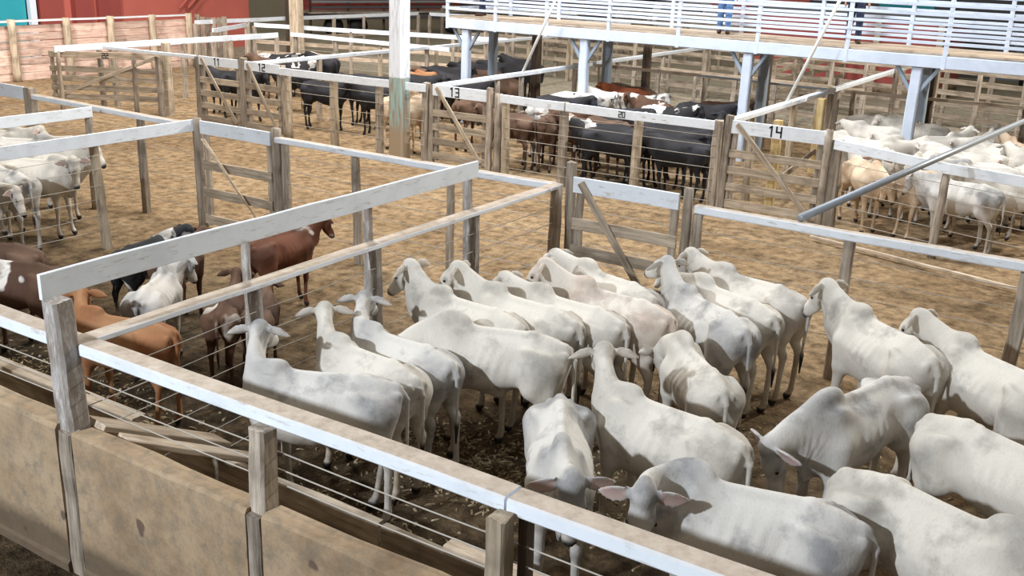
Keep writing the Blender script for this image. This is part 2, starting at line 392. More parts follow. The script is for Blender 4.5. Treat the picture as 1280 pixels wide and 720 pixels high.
def cow_sdf(hump, dewlap, fat=1.0):
    st = np.array([  # x, zc, half width, half height up, half height down
        [-.86, 1.06, .02, .03, .03], [-.82, 1.03, .11, .10, .14], [-.76, 1.00, .175, .165, .22],
        [-.62, .98, .25, .235, .27], [-.46, .97, .268, .265, .27], [-.28, .95, .25, .265, .31],
        [-.08, .93, .27, .27, .35], [.12, .92, .275, .275, .36], [.30, .92, .25, .30, .36],
        [.46, .94, .205, .315, .35], [.58, .98, .165, .27, .31], [.68, 1.02, .11, .20, .24], [.74, 1.05, .02, .05, .08]])
    def fn(X, Y, Z):
        y = np.abs(Y)
        zc, w, hu, hd = [np.interp(X, st[:, 0], st[:, i]).astype(np.float32) for i in (1, 2, 3, 4)]
        w = w*fat*.94
        dz = Z-zc
        h = np.where(dz > 0, hu, hd)
        # narrow ridge towards the spine, fuller barrel low down
        wz = w*(1.03-.40*np.clip(dz/h, 0, 1)**1.3-.06*np.clip(-dz/h, 0, 1))
        q = ((y/wz)**2.15+(np.abs(dz)/h)**2.15)**(1/2.15)
        d = (q-1)*np.minimum(w, h)
        d = np.maximum(d, np.maximum(X-.78, -.88-X))
        def add(o, k=.05):
            nonlocal d
            d = smin(d, o, k)
        # spine ridge, hook bones, pin bones, shoulder blades
        add(seg_cone(X, Y, Z, (.30, 0, 1.20), (-.44, 0, 1.215), .03, .03), .06)
        add(seg_cone(X, Y, Z, (-.44, 0, 1.215), (-.80, 0, 1.13), .035, .035), .06)
        add(ellipsoid(X, y, Z, (-.47, .20, 1.12), (.085, .05, .05)), .075)
        add(ellipsoid(X, y, Z, (-.80, .085, 1.085), (.05, .036, .045)), .035)
        add(ellipsoid(X, y, Z, (.37, .135, .98), (.12, .05, .22)), .08)
        # hind quarters
        add(seg_cone(X, y, Z, (-.60, .14, .98), (-.50, .16, .74), .175, .115), .08)
        add(seg_cone(X, y, Z, (-.70, .12, .95), (-.68, .14, .70), .125, .075), .08)
        add(seg_cone(X, y, Z, (-.52, .155, .76), (-.70, .15, .50), .10, .048), .07)
        add(seg_cone(X, y, Z, (-.71, .15, .51), (-.69, .15, .30), .044, .032), .03)
        add(seg_cone(X, y, Z, (-.69, .15, .30), (-.675, .15, .13), .032, .033), .02)
        add(seg_cone(X, y, Z, (-.675, .15, .12), (-.645, .15, .06), .036, .038), .02)
        add(seg_cone(X, y, Z, (-.645, .15, .06), (-.625, .15, .03), .040, .048, 1.0), .015)
        # fore legs
        add(seg_cone(X, y, Z, (.40, .14, .92), (.40, .155, .66), .13, .085), .08)
        add(seg_cone(X, y, Z, (.40, .155, .66), (.42, .145, .42), .07, .046), .05)
        add(ellipsoid(X, y, Z, (.425, .145, .40), (.048, .043, .055)), .02)
        add(seg_cone(X, y, Z, (.42, .145, .38), (.42, .145, .14), .036, .029), .02)
        add(seg_cone(X, y, Z, (.42, .145, .13), (.44, .145, .06), .035, .038), .02)
        add(seg_cone(X, y, Z, (.44, .145, .06), (.46, .145, .03), .040, .048), .015)
        # neck
        add(seg_cone(X, Y, Z, (.50, 0, 1.02), (.925, 0, 1.29), .225, .125, 1.8), .07)
        add(seg_cone(X, Y, Z, (.42, 0, .86), (.72, 0, .98), .20, .15, 1.7), .08)
        if hump:
            add(ellipsoid(X, Y, Z, (.40, 0, 1.235), (.15, .065, .095)), .05)
            add(ellipsoid(X, Y, Z, (.34, 0, 1.275), (.08, .045, .045)), .05)
        if dewlap:
            add(seg_cone(X, Y, Z, (.97, 0, 1.17), (.76, 0, .90), .05, .10, 4.0), .04)
            add(seg_cone(X, Y, Z, (.78, 0, .90), (.58, 0, .66), .11, .10, 4.0), .04)
            add(seg_cone(X, Y, Z, (.05, 0, .60), (-.10, 0, .57), .06, .05, 2.5), .05)
        # head: skull, forehead, face, muzzle, jaw
        P = NECK1+np.array([.02, 0, .0])
        def H(t, z): return tuple(P+HD*t+np.array([.37, 0, .93])*z)
        add(seg_cone(X, Y, Z, H(.02, .0), H(.17, .005), .105, .100, 1.12), .04)
        add(ellipsoid(X, Y, Z, H(.0, .075), (.06, .075, .05)), .03)
        add(seg_cone(X, Y, Z, H(.14, .0), H(.36, -.005), .092, .060, 1.12), .035)
        add(seg_cone(X, Y, Z, H(.34, -.01), H(.44, -.022), .060, .056, .95), .025)
        add(seg_cone(X, Y, Z, H(.10, -.07), H(.40, -.045), .075, .040, 1.25), .035)
        e = H(.165, .035)
        add(ellipsoid(X, y, Z, (e[0], .083, e[2]), (.04, .022, .028)), .02)
        n = H(.475, .012)
        d = -smin(-d, ellipsoid(X, y, Z, (n[0], .034, n[2]), (.018, .012, .016)), .012)
        # ears: leaf shaped, held out and a little down
        r0 = H(.015, .045)
        ey = (y-.20)/.135; dx_ = X-(r0[0]-.02); dz_ = Z-(r0[2]-.03-.25*(y-.19))
        en = dx_*.72+dz_*.694; ew = dx_*.694-dz_*.72
        wid = .070*np.sqrt(np.clip(1-ey**2, .0001, 1))*(1-.30*ey)
        cup = ew/np.maximum(wid, .01)
        q = np.sqrt(ey**2+cup**2+((en-.022*cup**2)/.018)**2)
        add((q-1)*.018, .014)
        add(seg_cone(X, y, Z, (r0[0]-.01, .06, r0[2]), (r0[0]-.015, .115, r0[2]-.012), .032, .020), .02)
        # tail and switch
        add(seg_cone(X, Y, Z, (-.78, 0, 1.14), (-.885, 0, 1.02), .040, .028), .03)
        add(seg_cone(X, Y, Z, (-.885, 0, 1.02), (-.89, 0, .55), .026, .014), .02)
        add(seg_cone(X, Y, Z, (-.89, 0, .54), (-.885, 0, .36), .026, .012), .02)
        # ribs and the hollow before the hip
        d = -smin(-d, ellipsoid(X, y, Z, (-.30, .285, 1.05), (.11, .075, .12)), .08)
        d = -smin(-d, ellipsoid(X, y, Z, (-.63, .17, 1.22), (.13, .05, .06)), .07)
        d = -smin(-d, ellipsoid(X, y, Z, (-.90, .055, .93), (.03, .022, .16)), .03)
        side = np.exp(-((X+.02)/.22)**2)*np.exp(-((Z-.96)/.16)**2)*np.clip(y/.2, 0, 1)
        nk = np.exp(-((X-.74)/.12)**2)*np.exp(-((Z-1.05)/.15)**2)*np.clip(y/.08, 0, 1)
        d = d+.0035*np.sin((X*.8+Z*.6)*95)*nk
        d = d+.0045*np.sin((X+.25*(Z-.9))*62)*side
        return d
    return fn

def smooth01(a, b, x):
    t = np.clip((x-a)/(b-a), 0, 1); return t*t*(3-2*t)

def cow_canon(hump, dewlap, vox, fat=1.0):
    V, F = surface_net(cow_sdf(hump, dewlap, fat), (-.96, -.36, -.05), (1.56, .36, 1.62), vox)
    x, y, z = V.T; ay = np.abs(y)
    P = NECK1+np.array([.02, 0, 0])
    t = (V-P)@HD
    head = smooth01(-.05, .06, (V-P)@NU+.0)*(z > .95)
    ear = (ay > .125) & (x > .80) & (z > 1.05)
    dark = np.maximum(smooth01(.40, .46, t)*(x > 1.1), smooth01(.075, .05, z))
    dark = np.maximum(dark, smooth01(.60, .50, z)*(x < -.84))
    fe = (V-(P+HD*.165+np.array([.37, 0, .93])*.035))
    eyem = np.exp(-((fe[:, 0])**2+(ay-.09)**2+fe[:, 2]**2)/.028**2)
    dark = np.maximum(dark, .75*np.clip(eyem, 0, 1))
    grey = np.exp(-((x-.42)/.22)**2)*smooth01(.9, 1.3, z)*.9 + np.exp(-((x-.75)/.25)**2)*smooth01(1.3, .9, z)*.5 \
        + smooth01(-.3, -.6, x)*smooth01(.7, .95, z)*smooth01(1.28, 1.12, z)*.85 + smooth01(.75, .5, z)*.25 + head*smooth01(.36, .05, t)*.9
    r0x, r0z = P[0]+HD[0]*.015+.37*.045-.02, P[2]+HD[2]*.015+.93*.045-.03
    en = (x-r0x)*.72+(z-(r0z-.25*(ay-.19)))*.694; ew = (x-r0x)*.694-(z-(r0z-.25*(ay-.19)))*.72
    pink = np.where(ear, smooth01(-.006, .012, en)*smooth01(.062, .035, np.abs(ew))*smooth01(.34, .26, ay), 0.)
    return dict(V=V, F=F, zone=np.stack([dark, np.clip(grey, 0, 1), pink, np.ones(len(V))], 1), ear=ear)

def rot(v, ax, a):
    c, s = np.cos(a), np.sin(a); o = v.copy()
    i, j = {'x': (1, 2), 'y': (2, 0), 'z': (0, 1)}[ax]
    o[:, i] = c*v[:, i]-s*v[:, j]; o[:, j] = s*v[:, i]+c*v[:, j]
    return o

def pose_points(V, ear, yaw=0, lift=0, hyaw=0, hpitch=0, bend=0, legs=(0, 0, 0, 0), tail=0):
    """yaw/lift bend the neck (degrees, left/up positive), hyaw/hpitch turn the head on it, bend curves the back, legs swing"""
    V = V.copy(); r = math.radians
    x, y, z = V.T
    for i, (fx, sy) in enumerate(((1, 1), (1, -1), (-1, 1), (-1, -1))):
        a = r(legs[i])
        if not a: continue
        jx = .40 if fx > 0 else -.58
        w = smooth01(.80, .45, z)*((x-(-.1))*fx > 0)*(y*sy > 0)*smooth01(0, .05, y*sy)*(x < .65)*(x > -.86)
        ang = a*w
        dx, dz = V[:, 0]-jx, V[:, 2]-.85
        c, s = np.cos(ang), np.sin(ang)
        V[:, 0] = jx+c*dx-s*dz*1.0; V[:, 2] = .85+s*dx+c*dz
    if tail:
        w = smooth01(.98, .6, z)*(x < -.84); V[:, 1] += w*tail; V[:, 0] += w*abs(tail)*.3
    # head on neck
    P = NECK1+np.array([.02, 0, 0])
    s = (V-NECK0)@NU
    hw = smooth01(-.07, .07, (V-P)@NU)
    hw = np.where(ear, 1.0, hw)*(V[:, 2] > .9)
    o = V-P
    for ax, deg in (('y', -hpitch), ('z', hyaw)):
        a = r(deg)*hw; c, sn = np.cos(a), np.sin(a); q = o.copy()
        i, j = {'y': (2, 0), 'z': (0, 1)}[ax]
        q[:, i] = c*o[:, i]-sn*o[:, j]; q[:, j] = sn*o[:, i]+c*o[:, j]; o = q
    V = P+o
    # neck as a bending rod
    N = 40; ss = np.linspace(-.25, NL+.05, N)
    w = smooth01(-.12, NL, ss); wy = r(yaw)*w; wp = r(lift)*w
    base = math.atan2(NU[2], NU[0])
    dirs = np.stack([np.cos(base+wp)*np.cos(wy), np.cos(base+wp)*np.sin(wy), np.sin(base+wp)], 1)
    C = np.zeros((N, 3)); C[1:] = np.cumsum((dirs[1:]+dirs[:-1])/2*np.diff(ss)[:, None], 0)
    C += NECK0+NU*ss[0]
    s2 = np.where(V[:, 0] > .2, s, -1)
    sc = np.clip(s2, ss[0], ss[-1])
    cx = np.stack([np.interp(sc, ss, C[:, i]) for i in range(3)], 1)
    off = V-(NECK0+NU*sc[:, None])
    ap, ay_ = np.interp(sc, ss, wp), np.interp(sc, ss, wy)
    q = off.copy(); c, sn = np.cos(-ap), np.sin(-ap)
    q[:, 2] = c*off[:, 2]-sn*off[:, 0]; q[:, 0] = sn*off[:, 2]+c*off[:, 0]
    c, sn = np.cos(ay_), np.sin(ay_); q2 = q.copy()
    q2[:, 0] = c*q[:, 0]-sn*q[:, 1]; q2[:, 1] = sn*q[:, 0]+c*q[:, 1]
    V = cx+q2
    if bend:
        k = r(bend)/1.2
        xx = np.clip(V[:, 0], -.8, .7); a = k*(xx+.1)
        cx_ = np.sin(a)/k-.1; cy_ = (1-np.cos(a))/k
        ex = V[:, 0]-xx
        V = np.stack([cx_+ex*np.cos(a)-V[:, 1]*np.sin(a), cy_+ex*np.sin(a)+V[:, 1]*np.cos(a), V[:, 2]], 1)
    return V
# ---------------- the setting ----------------
def ground():
    V, F = [], []
    xs = [-140, -90, -60]+[-44+i*2 for i in range(31)]+[24, 40]; ys = [-14, -4, 0]+[2+i*2 for i in range(22)]+[60, 90, 150]
    for j, y in enumerate(ys):
        for i, x in enumerate(xs): V.append((x, y, 0))
    for j in range(len(ys)-1):
        for i in range(len(xs)-1):
            a = j*len(xs)+i; F.append((a, a+1, a+1+len(xs), a+len(xs)))
    o = link('ground', mesh_from('ground', V, F), M['dirt']); o['kind'] = 'structure'
ground()

# ---------------- feed trough along the front of the pens ----------------
tr = thing('feed_trough', 'cement sided feed trough with wooden kerb along the front fence', 'trough', (-13, 3.82, 0))
def at_tr(V): return [(x+13, y-3.82, z) for x, y, z in V]
for a, b_, dz in ((-13.0, -6.20, 0), (-6.02, -4.29, -.02), (-4.15, 2.4, -.01)):
    V, F = [], []
    n = max(3, int((b_-a)/.3)); pr = [(3.79, 0), (3.79, .07), (3.81, .09), (3.81, 1.18), (3.83, 1.20), (3.98, 1.20), (4.0, 1.17), (4.0, 0)]
    for i in range(n+1):
        x = a+(b_-a)*i/n
        V += [(x, y+random.uniform(-.004, .004), z+(random.uniform(-.012, .012) if z > 1 else 0)+(dz if z > 1 else 0)) for y, z in pr]
    for i in range(n):
        for k in range(8):
            p, q = i*8+k, i*8+(k+1) % 8; F.append((p, p+8, q+8, q))
    F.append(tuple(range(8))); F.append(tuple(reversed(range(n*8, n*8+8))))
    link('outer_wall', mesh_from('wall', at_tr(V), F), M['render'], tr)
for a, b_, y in ((-13, -7.6, 5.02), (-7.55, -4.2, 5.0), (-4.15, -.9, 4.98), (-.85, 2.2, 5.0)):
    board('kerb', (a, y, .30), (b_, y, .30), .07, .52, M['board'], tr, .008)
board('cap_board', (-13, 5.02, .585), (-6.9, 5.02, .585), .15, .05, M['board_pale'], tr)
board('cap_board', (-3.6, 5.0, .585), (-1.6, 5.0, .585), .13, .05, M['board_pale'], tr)
board('cross_board', (-6.05, 4.03, 1.17), (-5.92, 5.05, .66), .26, .05, M['board_pale'], tr)
board('cross_board', (-5.75, 4.03, 1.14), (-5.45, 5.05, .64), .16, .05, M['board_pale'], tr)

# ---------------- near fences ----------------
fr = thing('fence', 'front fence with thick white beam and steel cables above the cement wall', 'fence', (-6.22, 3.94, 0), 'wire and rail fences of the yard')
post('post', -6.15, 3.93, 2.10, .18, .17, 'post_white', fr, (-.07, .02), z0=1.08); post('post', -6.11, 3.862, 1.16, .15, .11, 'post', fr, (-.01, 0)); post('post', -4.24, 3.92, 1.70, .14, .15, 'post', fr, (-.02, .04), z0=1.08); post('post', -4.22, 3.862, 1.16, .12, .11, 'post', fr, (-.01, 0))
post('post', -2.50, 3.93, 1.72, .13, .13, 'post_pale', fr, (.0, 0)); post('post', -2.42, 4.07, 1.68, .06, .10, 'post_dark', fr, (.0, 0)); post('post', -.6, 3.97, 1.66, .14, .14, 'post', fr, (.03, 0)); post('post', -8.6, 3.97, 1.66, .15, .14, 'post', fr, (-.03, 0)); post('post', -11, 3.97, 1.66, .15, .14, 'post', fr, (-.03, 0))
board('beam', (-12.5, 4.08, 1.735), (-6.34, 4.08, 1.735), .17, .095, M['white_dusty'], fr)
board('beam', (-6.36, 4.08, 1.735), (-2.52, 4.08, 1.745), .17, .095, M['white_dusty'], fr)
board('beam', (-2.50, 4.07, 1.745), (2.3, 4.09, 1.74), .165, .095, M['white_dusty'], fr)
xs = [-11, -8.6, -6.2, -4.22, -2.45, -.6]
for z in (1.30, 1.40, 1.52):
    for a, b_ in zip(xs[:-1], xs[1:]):
        wire((a, 4.03, z+.0), (b_, 4.03, z), fr, .005, .008)

al = fence('flat topped white rail fence with cables between the dark calves and the white herd',
    [(-6.36, 5.92, 1.66, .15, 'post_white', (-.03, 0)), (-6.38, 7.55, 1.66, .13, 'post_white', (-.03, 0)), (-6.38, 9.28, 1.66, .13, 'post_white', (-.03, 0)), (-6.33, 11.02, 1.72, .17, 'post', (0, 0))],
    [((-6.36, 4.12, 1.685), (-6.38, 7.6, 1.69), .16, .045, 'white_dusty'), ((-6.38, 7.58, 1.69), (-6.36, 11.1, 1.70), .16, .045, 'white_dusty')])
for z in (.32, .55, .80, 1.03, 1.24, 1.45):
    p = [(-6.22, 4.1), (-6.34, 5.92), (-6.36, 7.55), (-6.36, 9.28), (-6.33, 11.0)]
    for a, b_ in zip(p[:-1], p[1:]): wire((a[0], a[1], z), (b_[0], b_[1], z), al)
hi = fence('high white board nailed edgewise above the flat topped rail fence, on thin posts',
    [(-6.46, 5.93, 2.12, .09, 'post_white', (-.03, 0)), (-6.47, 7.56, 2.12, .09, 'post_white', (-.03, 0)), (-6.47, 9.29, 2.12, .10, 'post_white', (-.03, 0))],
    [((-6.40, 3.94, 2.16), (-6.42, 9.36, 2.165), .035, .19, 'white')], group='wire and rail fences of the yard')

# long line y = 11.1
Y2 = 11.1
W6 = (.30, .53, .77, 1.0, 1.22, 1.44)
fence('white rail fence from the left edge to the corner post of the far left pen', [(-17.6, Y2, 1.85, .22), (-14.55, Y2, 1.62, .13), (-13.1, Y2, 1.80, .18)],
    [((-17.5, Y2, 1.70), (-13.15, Y2-.02, 1.66), .13, .09, 'white_dusty')], W6, wr=.005)
board_l = fence('short white rail running to the left edge behind the far left pen', [(-17.75, Y2, 1.8, .16), (-21.0, Y2, 1.8, .16)], [((-17.7, Y2-.06, 1.74), (-21.5, Y2-.1, 1.78), .04, .24, 'white')], W6)
gate('grey board gate without number, behind the middle of the high white board', (-12.98, Y2), (-11.42, Y2), .1, 1.78, 3, None, 0, 'white', th=.21)
st = thing('stick', 'two thin sticks leaning through the small grey gate', 'stick', (-12.9, Y2-.12, 0))
link('stick', tube_mesh([(.0, 0, 1.5), (1.0, .0, .55)], .018), M['board_pale'], st); link('stick', tube_mesh([(.12, -.05, 1.52), (1.55, -.02, -.0+.02)], .014), M['board_pale'], st)
fence('long white rail fence across the dirt yard behind the dark calves',
    [(-11.33, Y2, 1.84, .18), (-11.18, Y2+.02, 1.62, .12), (-9.72, Y2, 1.62, .12), (-8.05, Y2, 1.62, .10), (-6.42, Y2+.12, 1.66, .13)],
    [((-11.3, Y2-.04, 1.68), (-8.5, Y2-.04, 1.675), .11, .09, 'white_dusty'), ((-8.5, Y2-.04, 1.675), (-6.4, Y2-.02, 1.685), .13, .09, 'white_dusty')], W6, wr=.005)
gate('weathered board gate with white top board and dark diagonal brace, centre of the photo', (-6.10, Y2), (-4.66, Y2), .12, 1.86, 4, None, 1, 'white', brace_mat='board', th=.2)
fence('long white rail fence to the right of the central gate', [(-6.17, Y2+.05, 2.02, .12), (-4.56, Y2, 1.93, .13), (-4.42, Y2-.02, 1.64, .14), (-2.66, Y2, 1.62, .13), (-.88, Y2, 1.62, .15), (1.2, Y2, 1.62, .15)],
    [((-4.46, Y2, 1.70), (-1.6, Y2, 1.68), .12, .10, 'white_dusty'), ((-1.6, Y2, 1.68), (2.0, Y2, 1.69), .12, .10, 'white_dusty')], (.25, .5, .77, 1.0, 1.22, 1.44), wr=.0045)

# far left pen side rails
fence('white board fence nearest the camera side of the far left pen', [(-13.2, 4.9, 1.62, .14), (-13.22, 6.9, 1.62, .15), (-13.2, 9.3, 1.62, .13, 'post_pale', (-.10, .0))],
    [((-13.14, 4.8, 1.68), (-13.12, 11.1, 1.69), .035, .19, 'white')], W6)
fence('white board fence across the middle of the far left pen, showing its grey end post', [(-15.4, 7.6, 1.62, .13), (-15.4, 10.7, 1.66, .15)], [((-15.34, 5.2, 1.68), (-15.34, 10.75, 1.69), .035, .18, 'white')], ())

# line y = 17.8 with the numbered gates
Y3 = 17.8
gate('weathered gate with brace and the number 11, left of its twin', (-20.75, Y3), (-19.35, Y3), .15, 1.78, 4, '11', 1, 'white', th=.22, tx=.40)
gate('weathered gate with brace and the number 12, right of its twin', (-19.12, Y3), (-17.95, Y3), .15, 1.78, 4, '12', 1, 'white', th=.22, tx=.42)
fence('white rail fence left of the gate numbered 11', [(-24.8, Y3, 1.6, .14), (-23.4, Y3, 1.5, .14), (-22.5, Y3+.1, 1.6, .16), (-20.86, Y3, 1.74, .17)], [((-24.6, Y3, 1.68), (-20.9, Y3-.03, 1.72), .07, .09, 'white')], W6, wr=.006)
f3 = fence('white rail fence between the gate numbered 12 and the white column', [(-19.24, Y3, 1.84, .20, 'post'), (-17.88, Y3, 1.78, .12, 'post'), (-17.72, Y3-.02, 1.62, .19, 'post_pale'), (-16.28, Y3, 1.66, .18, 'post_pale'), (-14.92, Y3, 1.62, .17, 'post'), (-13.62, Y3, 1.76, .17, 'post'), (-13.46, Y3, 1.74, .14, 'post')],
    [((-17.9, Y3-.1, 1.64), (-13.55, Y3-.1, 1.66), .04, .17, 'white')], (), wr=.006)
for z in (.42, .68, .95, 1.20, 1.42):
    for a, b_ in ((-17.72, -16.28), (-16.28, -14.92), (-14.92, -13.6)): wire((a, Y3-.09, z), (b_, Y3-.09, z), f3, .006)
gate('weathered gate with brace and the number 13 on its white board', (-13.38, Y3), (-11.98, Y3), .15, 1.76, 4, '13', 1, 'white', th=.24, tx=.34)
f4 = fence('white rail fence between the gates numbered 13 and 14', [(-11.9, Y3-.05, 1.82, .13, 'post'), (-11.72, Y3, 1.72, .18, 'post'), (-11.50, Y3, 1.55, .15, 'post_pale'), (-10.12, Y3, 1.70, .17, 'post'), (-8.50, Y3, 1.66, .20, 'post_pale'), (-6.86, Y3, 1.72, .17, 'post'), (-6.68, Y3-.04, 1.84, .14, 'post')],
    [((-11.6, Y3-.1, 1.64), (-10.1, Y3-.1, 1.63), .04, .17, 'white'), ((-10.05, Y3-.1, 1.63), (-8.5, Y3-.1, 1.62), .04, .17, 'white'), ((-8.5, Y3-.1, 1.62), (-6.9, Y3-.1, 1.63), .04, .17, 'white')], (), wr=.006)
for z in (.22, .42, .63, .84, 1.05, 1.26, 1.44):
    for a, b_ in ((-11.5, -10.12), (-10.12, -8.5), (-8.5, -6.86)): wire((a, Y3-.09, z), (b_, Y3-.09, z), f4, .006)
nb = link('number', number_mesh('20', .10), M['ink'], f4, (-8.86+11.9, -.125+.05, 1.57)); nb['label'] = 'small black painted number 20'
gate('weathered gate with brace and the number 14 on its white board', (-6.60, Y3), (-4.90, Y3), .15, 1.76, 4, '14', 1, 'white', th=.24, tx=.42)
f5 = fence('greyish white rail fence at the front of the right hand pen', [(-4.83, Y3-.05, 1.80, .14), (-4.66, Y3, 1.62, .20), (-2.78, 17.2, 1.42, .14, 'post'), (-.9, 16.7, 1.42, .15), (1.0, 16.4, 1.42, .15)],
    [((-4.7, Y3-.1, 1.56), (-2.7, 17.1, 1.50), .04, .17, 'white'), ((-2.7, 17.1, 1.50), (1.2, 16.3, 1.46), .04, .17, 'white')], (.25, .5, .77, 1.0, 1.25), wr=.006)
board('rail', (-4.7, 16.95, .08), (1.0, 15.3, .08), .05, .05, M['board_pale'], f5)

# lines running away from the camera
def away(label, x, y0, y1, zs, posts, w=.13, h=.10, mat='white', xe=None, wires=()):
    xe = x if xe is None else xe
    P = [(x+(xe-x)*(y-y0)/(y1-y0), y, 1.62, .14, random.choice(['post', 'post_pale'])) for y in posts]
    return fence(label, P, [((x, y0, zs), (xe, y1, zs), w, h, mat)], wires)
away('white rail fence running back from between gates 11 and 12', -19.2, 17.95, 34, 1.68, [20.4, 23, 25.6, 28.4, 31, 33.8])
away('white rail fence running back from the gate numbered 13', -13.42, 17.95, 33.2, 1.70, [20.3, 21.4, 24.0, 26.5, 29.5, 33.0])
away('white rail fence running back from the gate numbered 14 under the bridge', -6.70, 17.95, 32.2, 1.70, [19.2, 21.6, 24.2], .14)
y1 = thing('fence', 'new yellow wooden posts behind the rail right of gate 14', 'fence', (-6.55, 19.6, 0), 'wire and rail fences of the yard')
post('post', -6.02, 18.6, 1.72, .17, .15, 'yellow_wood', y1); post('post', -6.5, 22.9, 1.66, .19, .17, 'yellow_wood', y1); board('rail', (-6.02, 18.6, .5), (-6.5, 22.9, .5), .04, .12, M['board_pale'], y1)
away('white rail fence behind the open gate at the far left', -24.9, 16.5, 24.6, 1.68, [16.6, 18.3, 20.7, 22.6, 24.5], .05, .17)
# open gate far left
gate('open yellowish board gate with a diagonal brace standing in the far left yard', (-25.3, 16.62), (-22.75, 18.28), .35, 1.62, 4, '22', -1, 'board_pale', bmat='board', th=.17, tx=.47)
sp = tag(post('gate_post', -22.68, 18.3, 1.92, .22, .2, 'post_pale'), 'thick pale post holding the open gate at the far left', 'post')

# cross lines further back
L4 = fence('white rail fence at the back of the first far pens, left of the column', [(-24.8, 25.3, 1.6, .15), (-23.0, 25.3, 1.6, .15), (-21.2, 25.3, 1.6, .15), (-19.3, 25.3, 1.6, .15)], [((-24.9, 25.2, 1.68), (-18.4, 25.2, 1.68), .05, .13, 'white')], W6, wr=.006)
fence('thin pale rail fence at the back of the mixed pen under the bridge', [(-13.3, 25.25, 1.62, .14), (-11.9, 25.2, 2.45, .26, 'post_dark', (0, 0)), (-10.2, 25.2, 1.6, .14), (-8.62, 25.2, 2.45, .26, 'post_dark', (0, 0)), (-6.8, 25.2, 1.9, .16)],
    [((-13.4, 25.1, 1.66), (-10.3, 25.1, 1.66), .05, .08, 'board_pale'), ((-10.3, 25.1, 1.66), (-6.7, 25.1, 1.62), .04, .05, 'grey_metal')], W6, wr=.006)
fence('thin pale rail fence at the back of the right hand pen', [(-6.4, 25.25, 1.62, .14), (-4.72, 25.2, 2.45, .28, 'post_dark', (0, 0)), (-2.6, 25.2, 1.62, .16), (-.6, 25.2, 1.62, .16), (1.6, 25.2, 1.6, .16)],
    [((-6.6, 25.1, 1.62), (2.0, 25.1, 1.68), .05, .08, 'board_pale')], W6, wr=.006)
tag(post('post', -15.35, 25.2, 2.45, .26, .22, 'post_dark'), 'thick dark post under the left part of the bridge', 'post')
def fence_row(label, p0, p1, n, z=1.68, w=.05, h=.15, mat='white', extra=(), pm='post'):
    P = [(p0[0]+(p1[0]-p0[0])*i/(n-1), p0[1]+(p1[1]-p0[1])*i/(n-1), z-.04, .15, pm) for i in range(n)]
    R_ = [((*p0, z), (*p1, z), w, h, mat)]+[((*p0, q), (*p1, q), .035, .14, m_) for q, m_ in extra]
    return fence(label, P, R_)
fence_row('second white rail fence beyond the far pens, left of the white column', (-28.6, 27.1), (-19.2, 29.6), 6, extra=((.7, 'board_pale'), (1.1, 'board_pale')))
fence_row('short white rail rising behind the end of the plank wall', (-27.3, 24.0), (-28.7, 26.8), 2)
fence_row('white rail fence in front of the red wall end', (-30.5, 26.0), (-30.5, 31.2), 3)
fence_row('white rail fence going back beside the grey wooden column', (-30.4, 31.4), (-30.0, 38.6), 5, extra=((.9, 'board_pale'),))
fence_row('third white rail fence beyond the far pens', (-29.5, 38.8), (-20.5, 41.5), 6)
fence_row('uppermost white rail fence near the top left of centre', (-33.0, 44.5), (-26, 46.5), 4)
fence_row('board fence far back between the white column and the bridge', (-24.5, 34.2), (-13.6, 33.4), 9, extra=((.4, 'board'), (.75, 'board'), (1.1, 'board'), (1.4, 'board')), mat='board_pale')
fence_row('board fence far back under the middle of the bridge', (-13.4, 33.2), (-6.9, 32.4), 7, extra=((.35, 'board'), (.7, 'board'), (1.05, 'board'), (1.4, 'board')), mat='board')
fence_row('board fence beyond the right hand pen', (-6.6, 30.2), (-3.2, 29.6), 4, z=1.9, extra=((.3, 'board'), (.65, 'board'), (1.0, 'board'), (1.3, 'board'), (1.6, 'board')), mat='board')
fence_row('board fence right of the gate beyond the right hand pen', (-1.6, 29.3), (3.5, 28.4), 4, z=1.9, extra=((.3, 'board'), (.6, 'board'), (.95, 'board'), (1.45, 'white')), mat='board')
gate('braced board gate beyond the right hand pen', (-3.2, 29.5), (-1.65, 29.25), .1, 1.9, 4, None, 1, 'board', th=.15)
fence_row('low whitish board fence right of the mixed pen, far back', (-13.2, 28.8), (-6.9, 28.2), 6, z=1.3, mat='board_pale', extra=((.5, 'board'), (.9, 'board')))

fence_row('dark board fence far back behind the bridge columns, left part', (-26.5, 43.2), (-15.5, 43.6), 8, extra=((.4, 'board'), (.75, 'board'), (1.1, 'board'), (1.4, 'board')), mat='board')
fence_row('board fence running back far beyond the white column', (-20.2, 34.6), (-19.9, 42.5), 6, extra=((.5, 'board'), (.95, 'board'), (1.35, 'board')), mat='board_pale')
fence_row('furthest board fence under the left half of the bridge', (-24, 47), (-12, 48.5), 8, z=1.9, extra=((.4, 'board'), (.8, 'board'), (1.15, 'board'), (1.5, 'board')), mat='board')
fence_row('board fence running back under the middle of the bridge', (-10.2, 28.6), (-10.0, 37.5), 6, extra=((.4, 'board'), (.75, 'board'), (1.1, 'board'), (1.4, 'board')), mat='board')
fence_row('tall board fence in front of the low red shed', (-7.0, 33.0), (-.5, 31.6), 6, z=2.0, extra=((.3, 'board'), (.65, 'board'), (1.0, 'board'), (1.35, 'board'), (1.7, 'board')), mat='board')

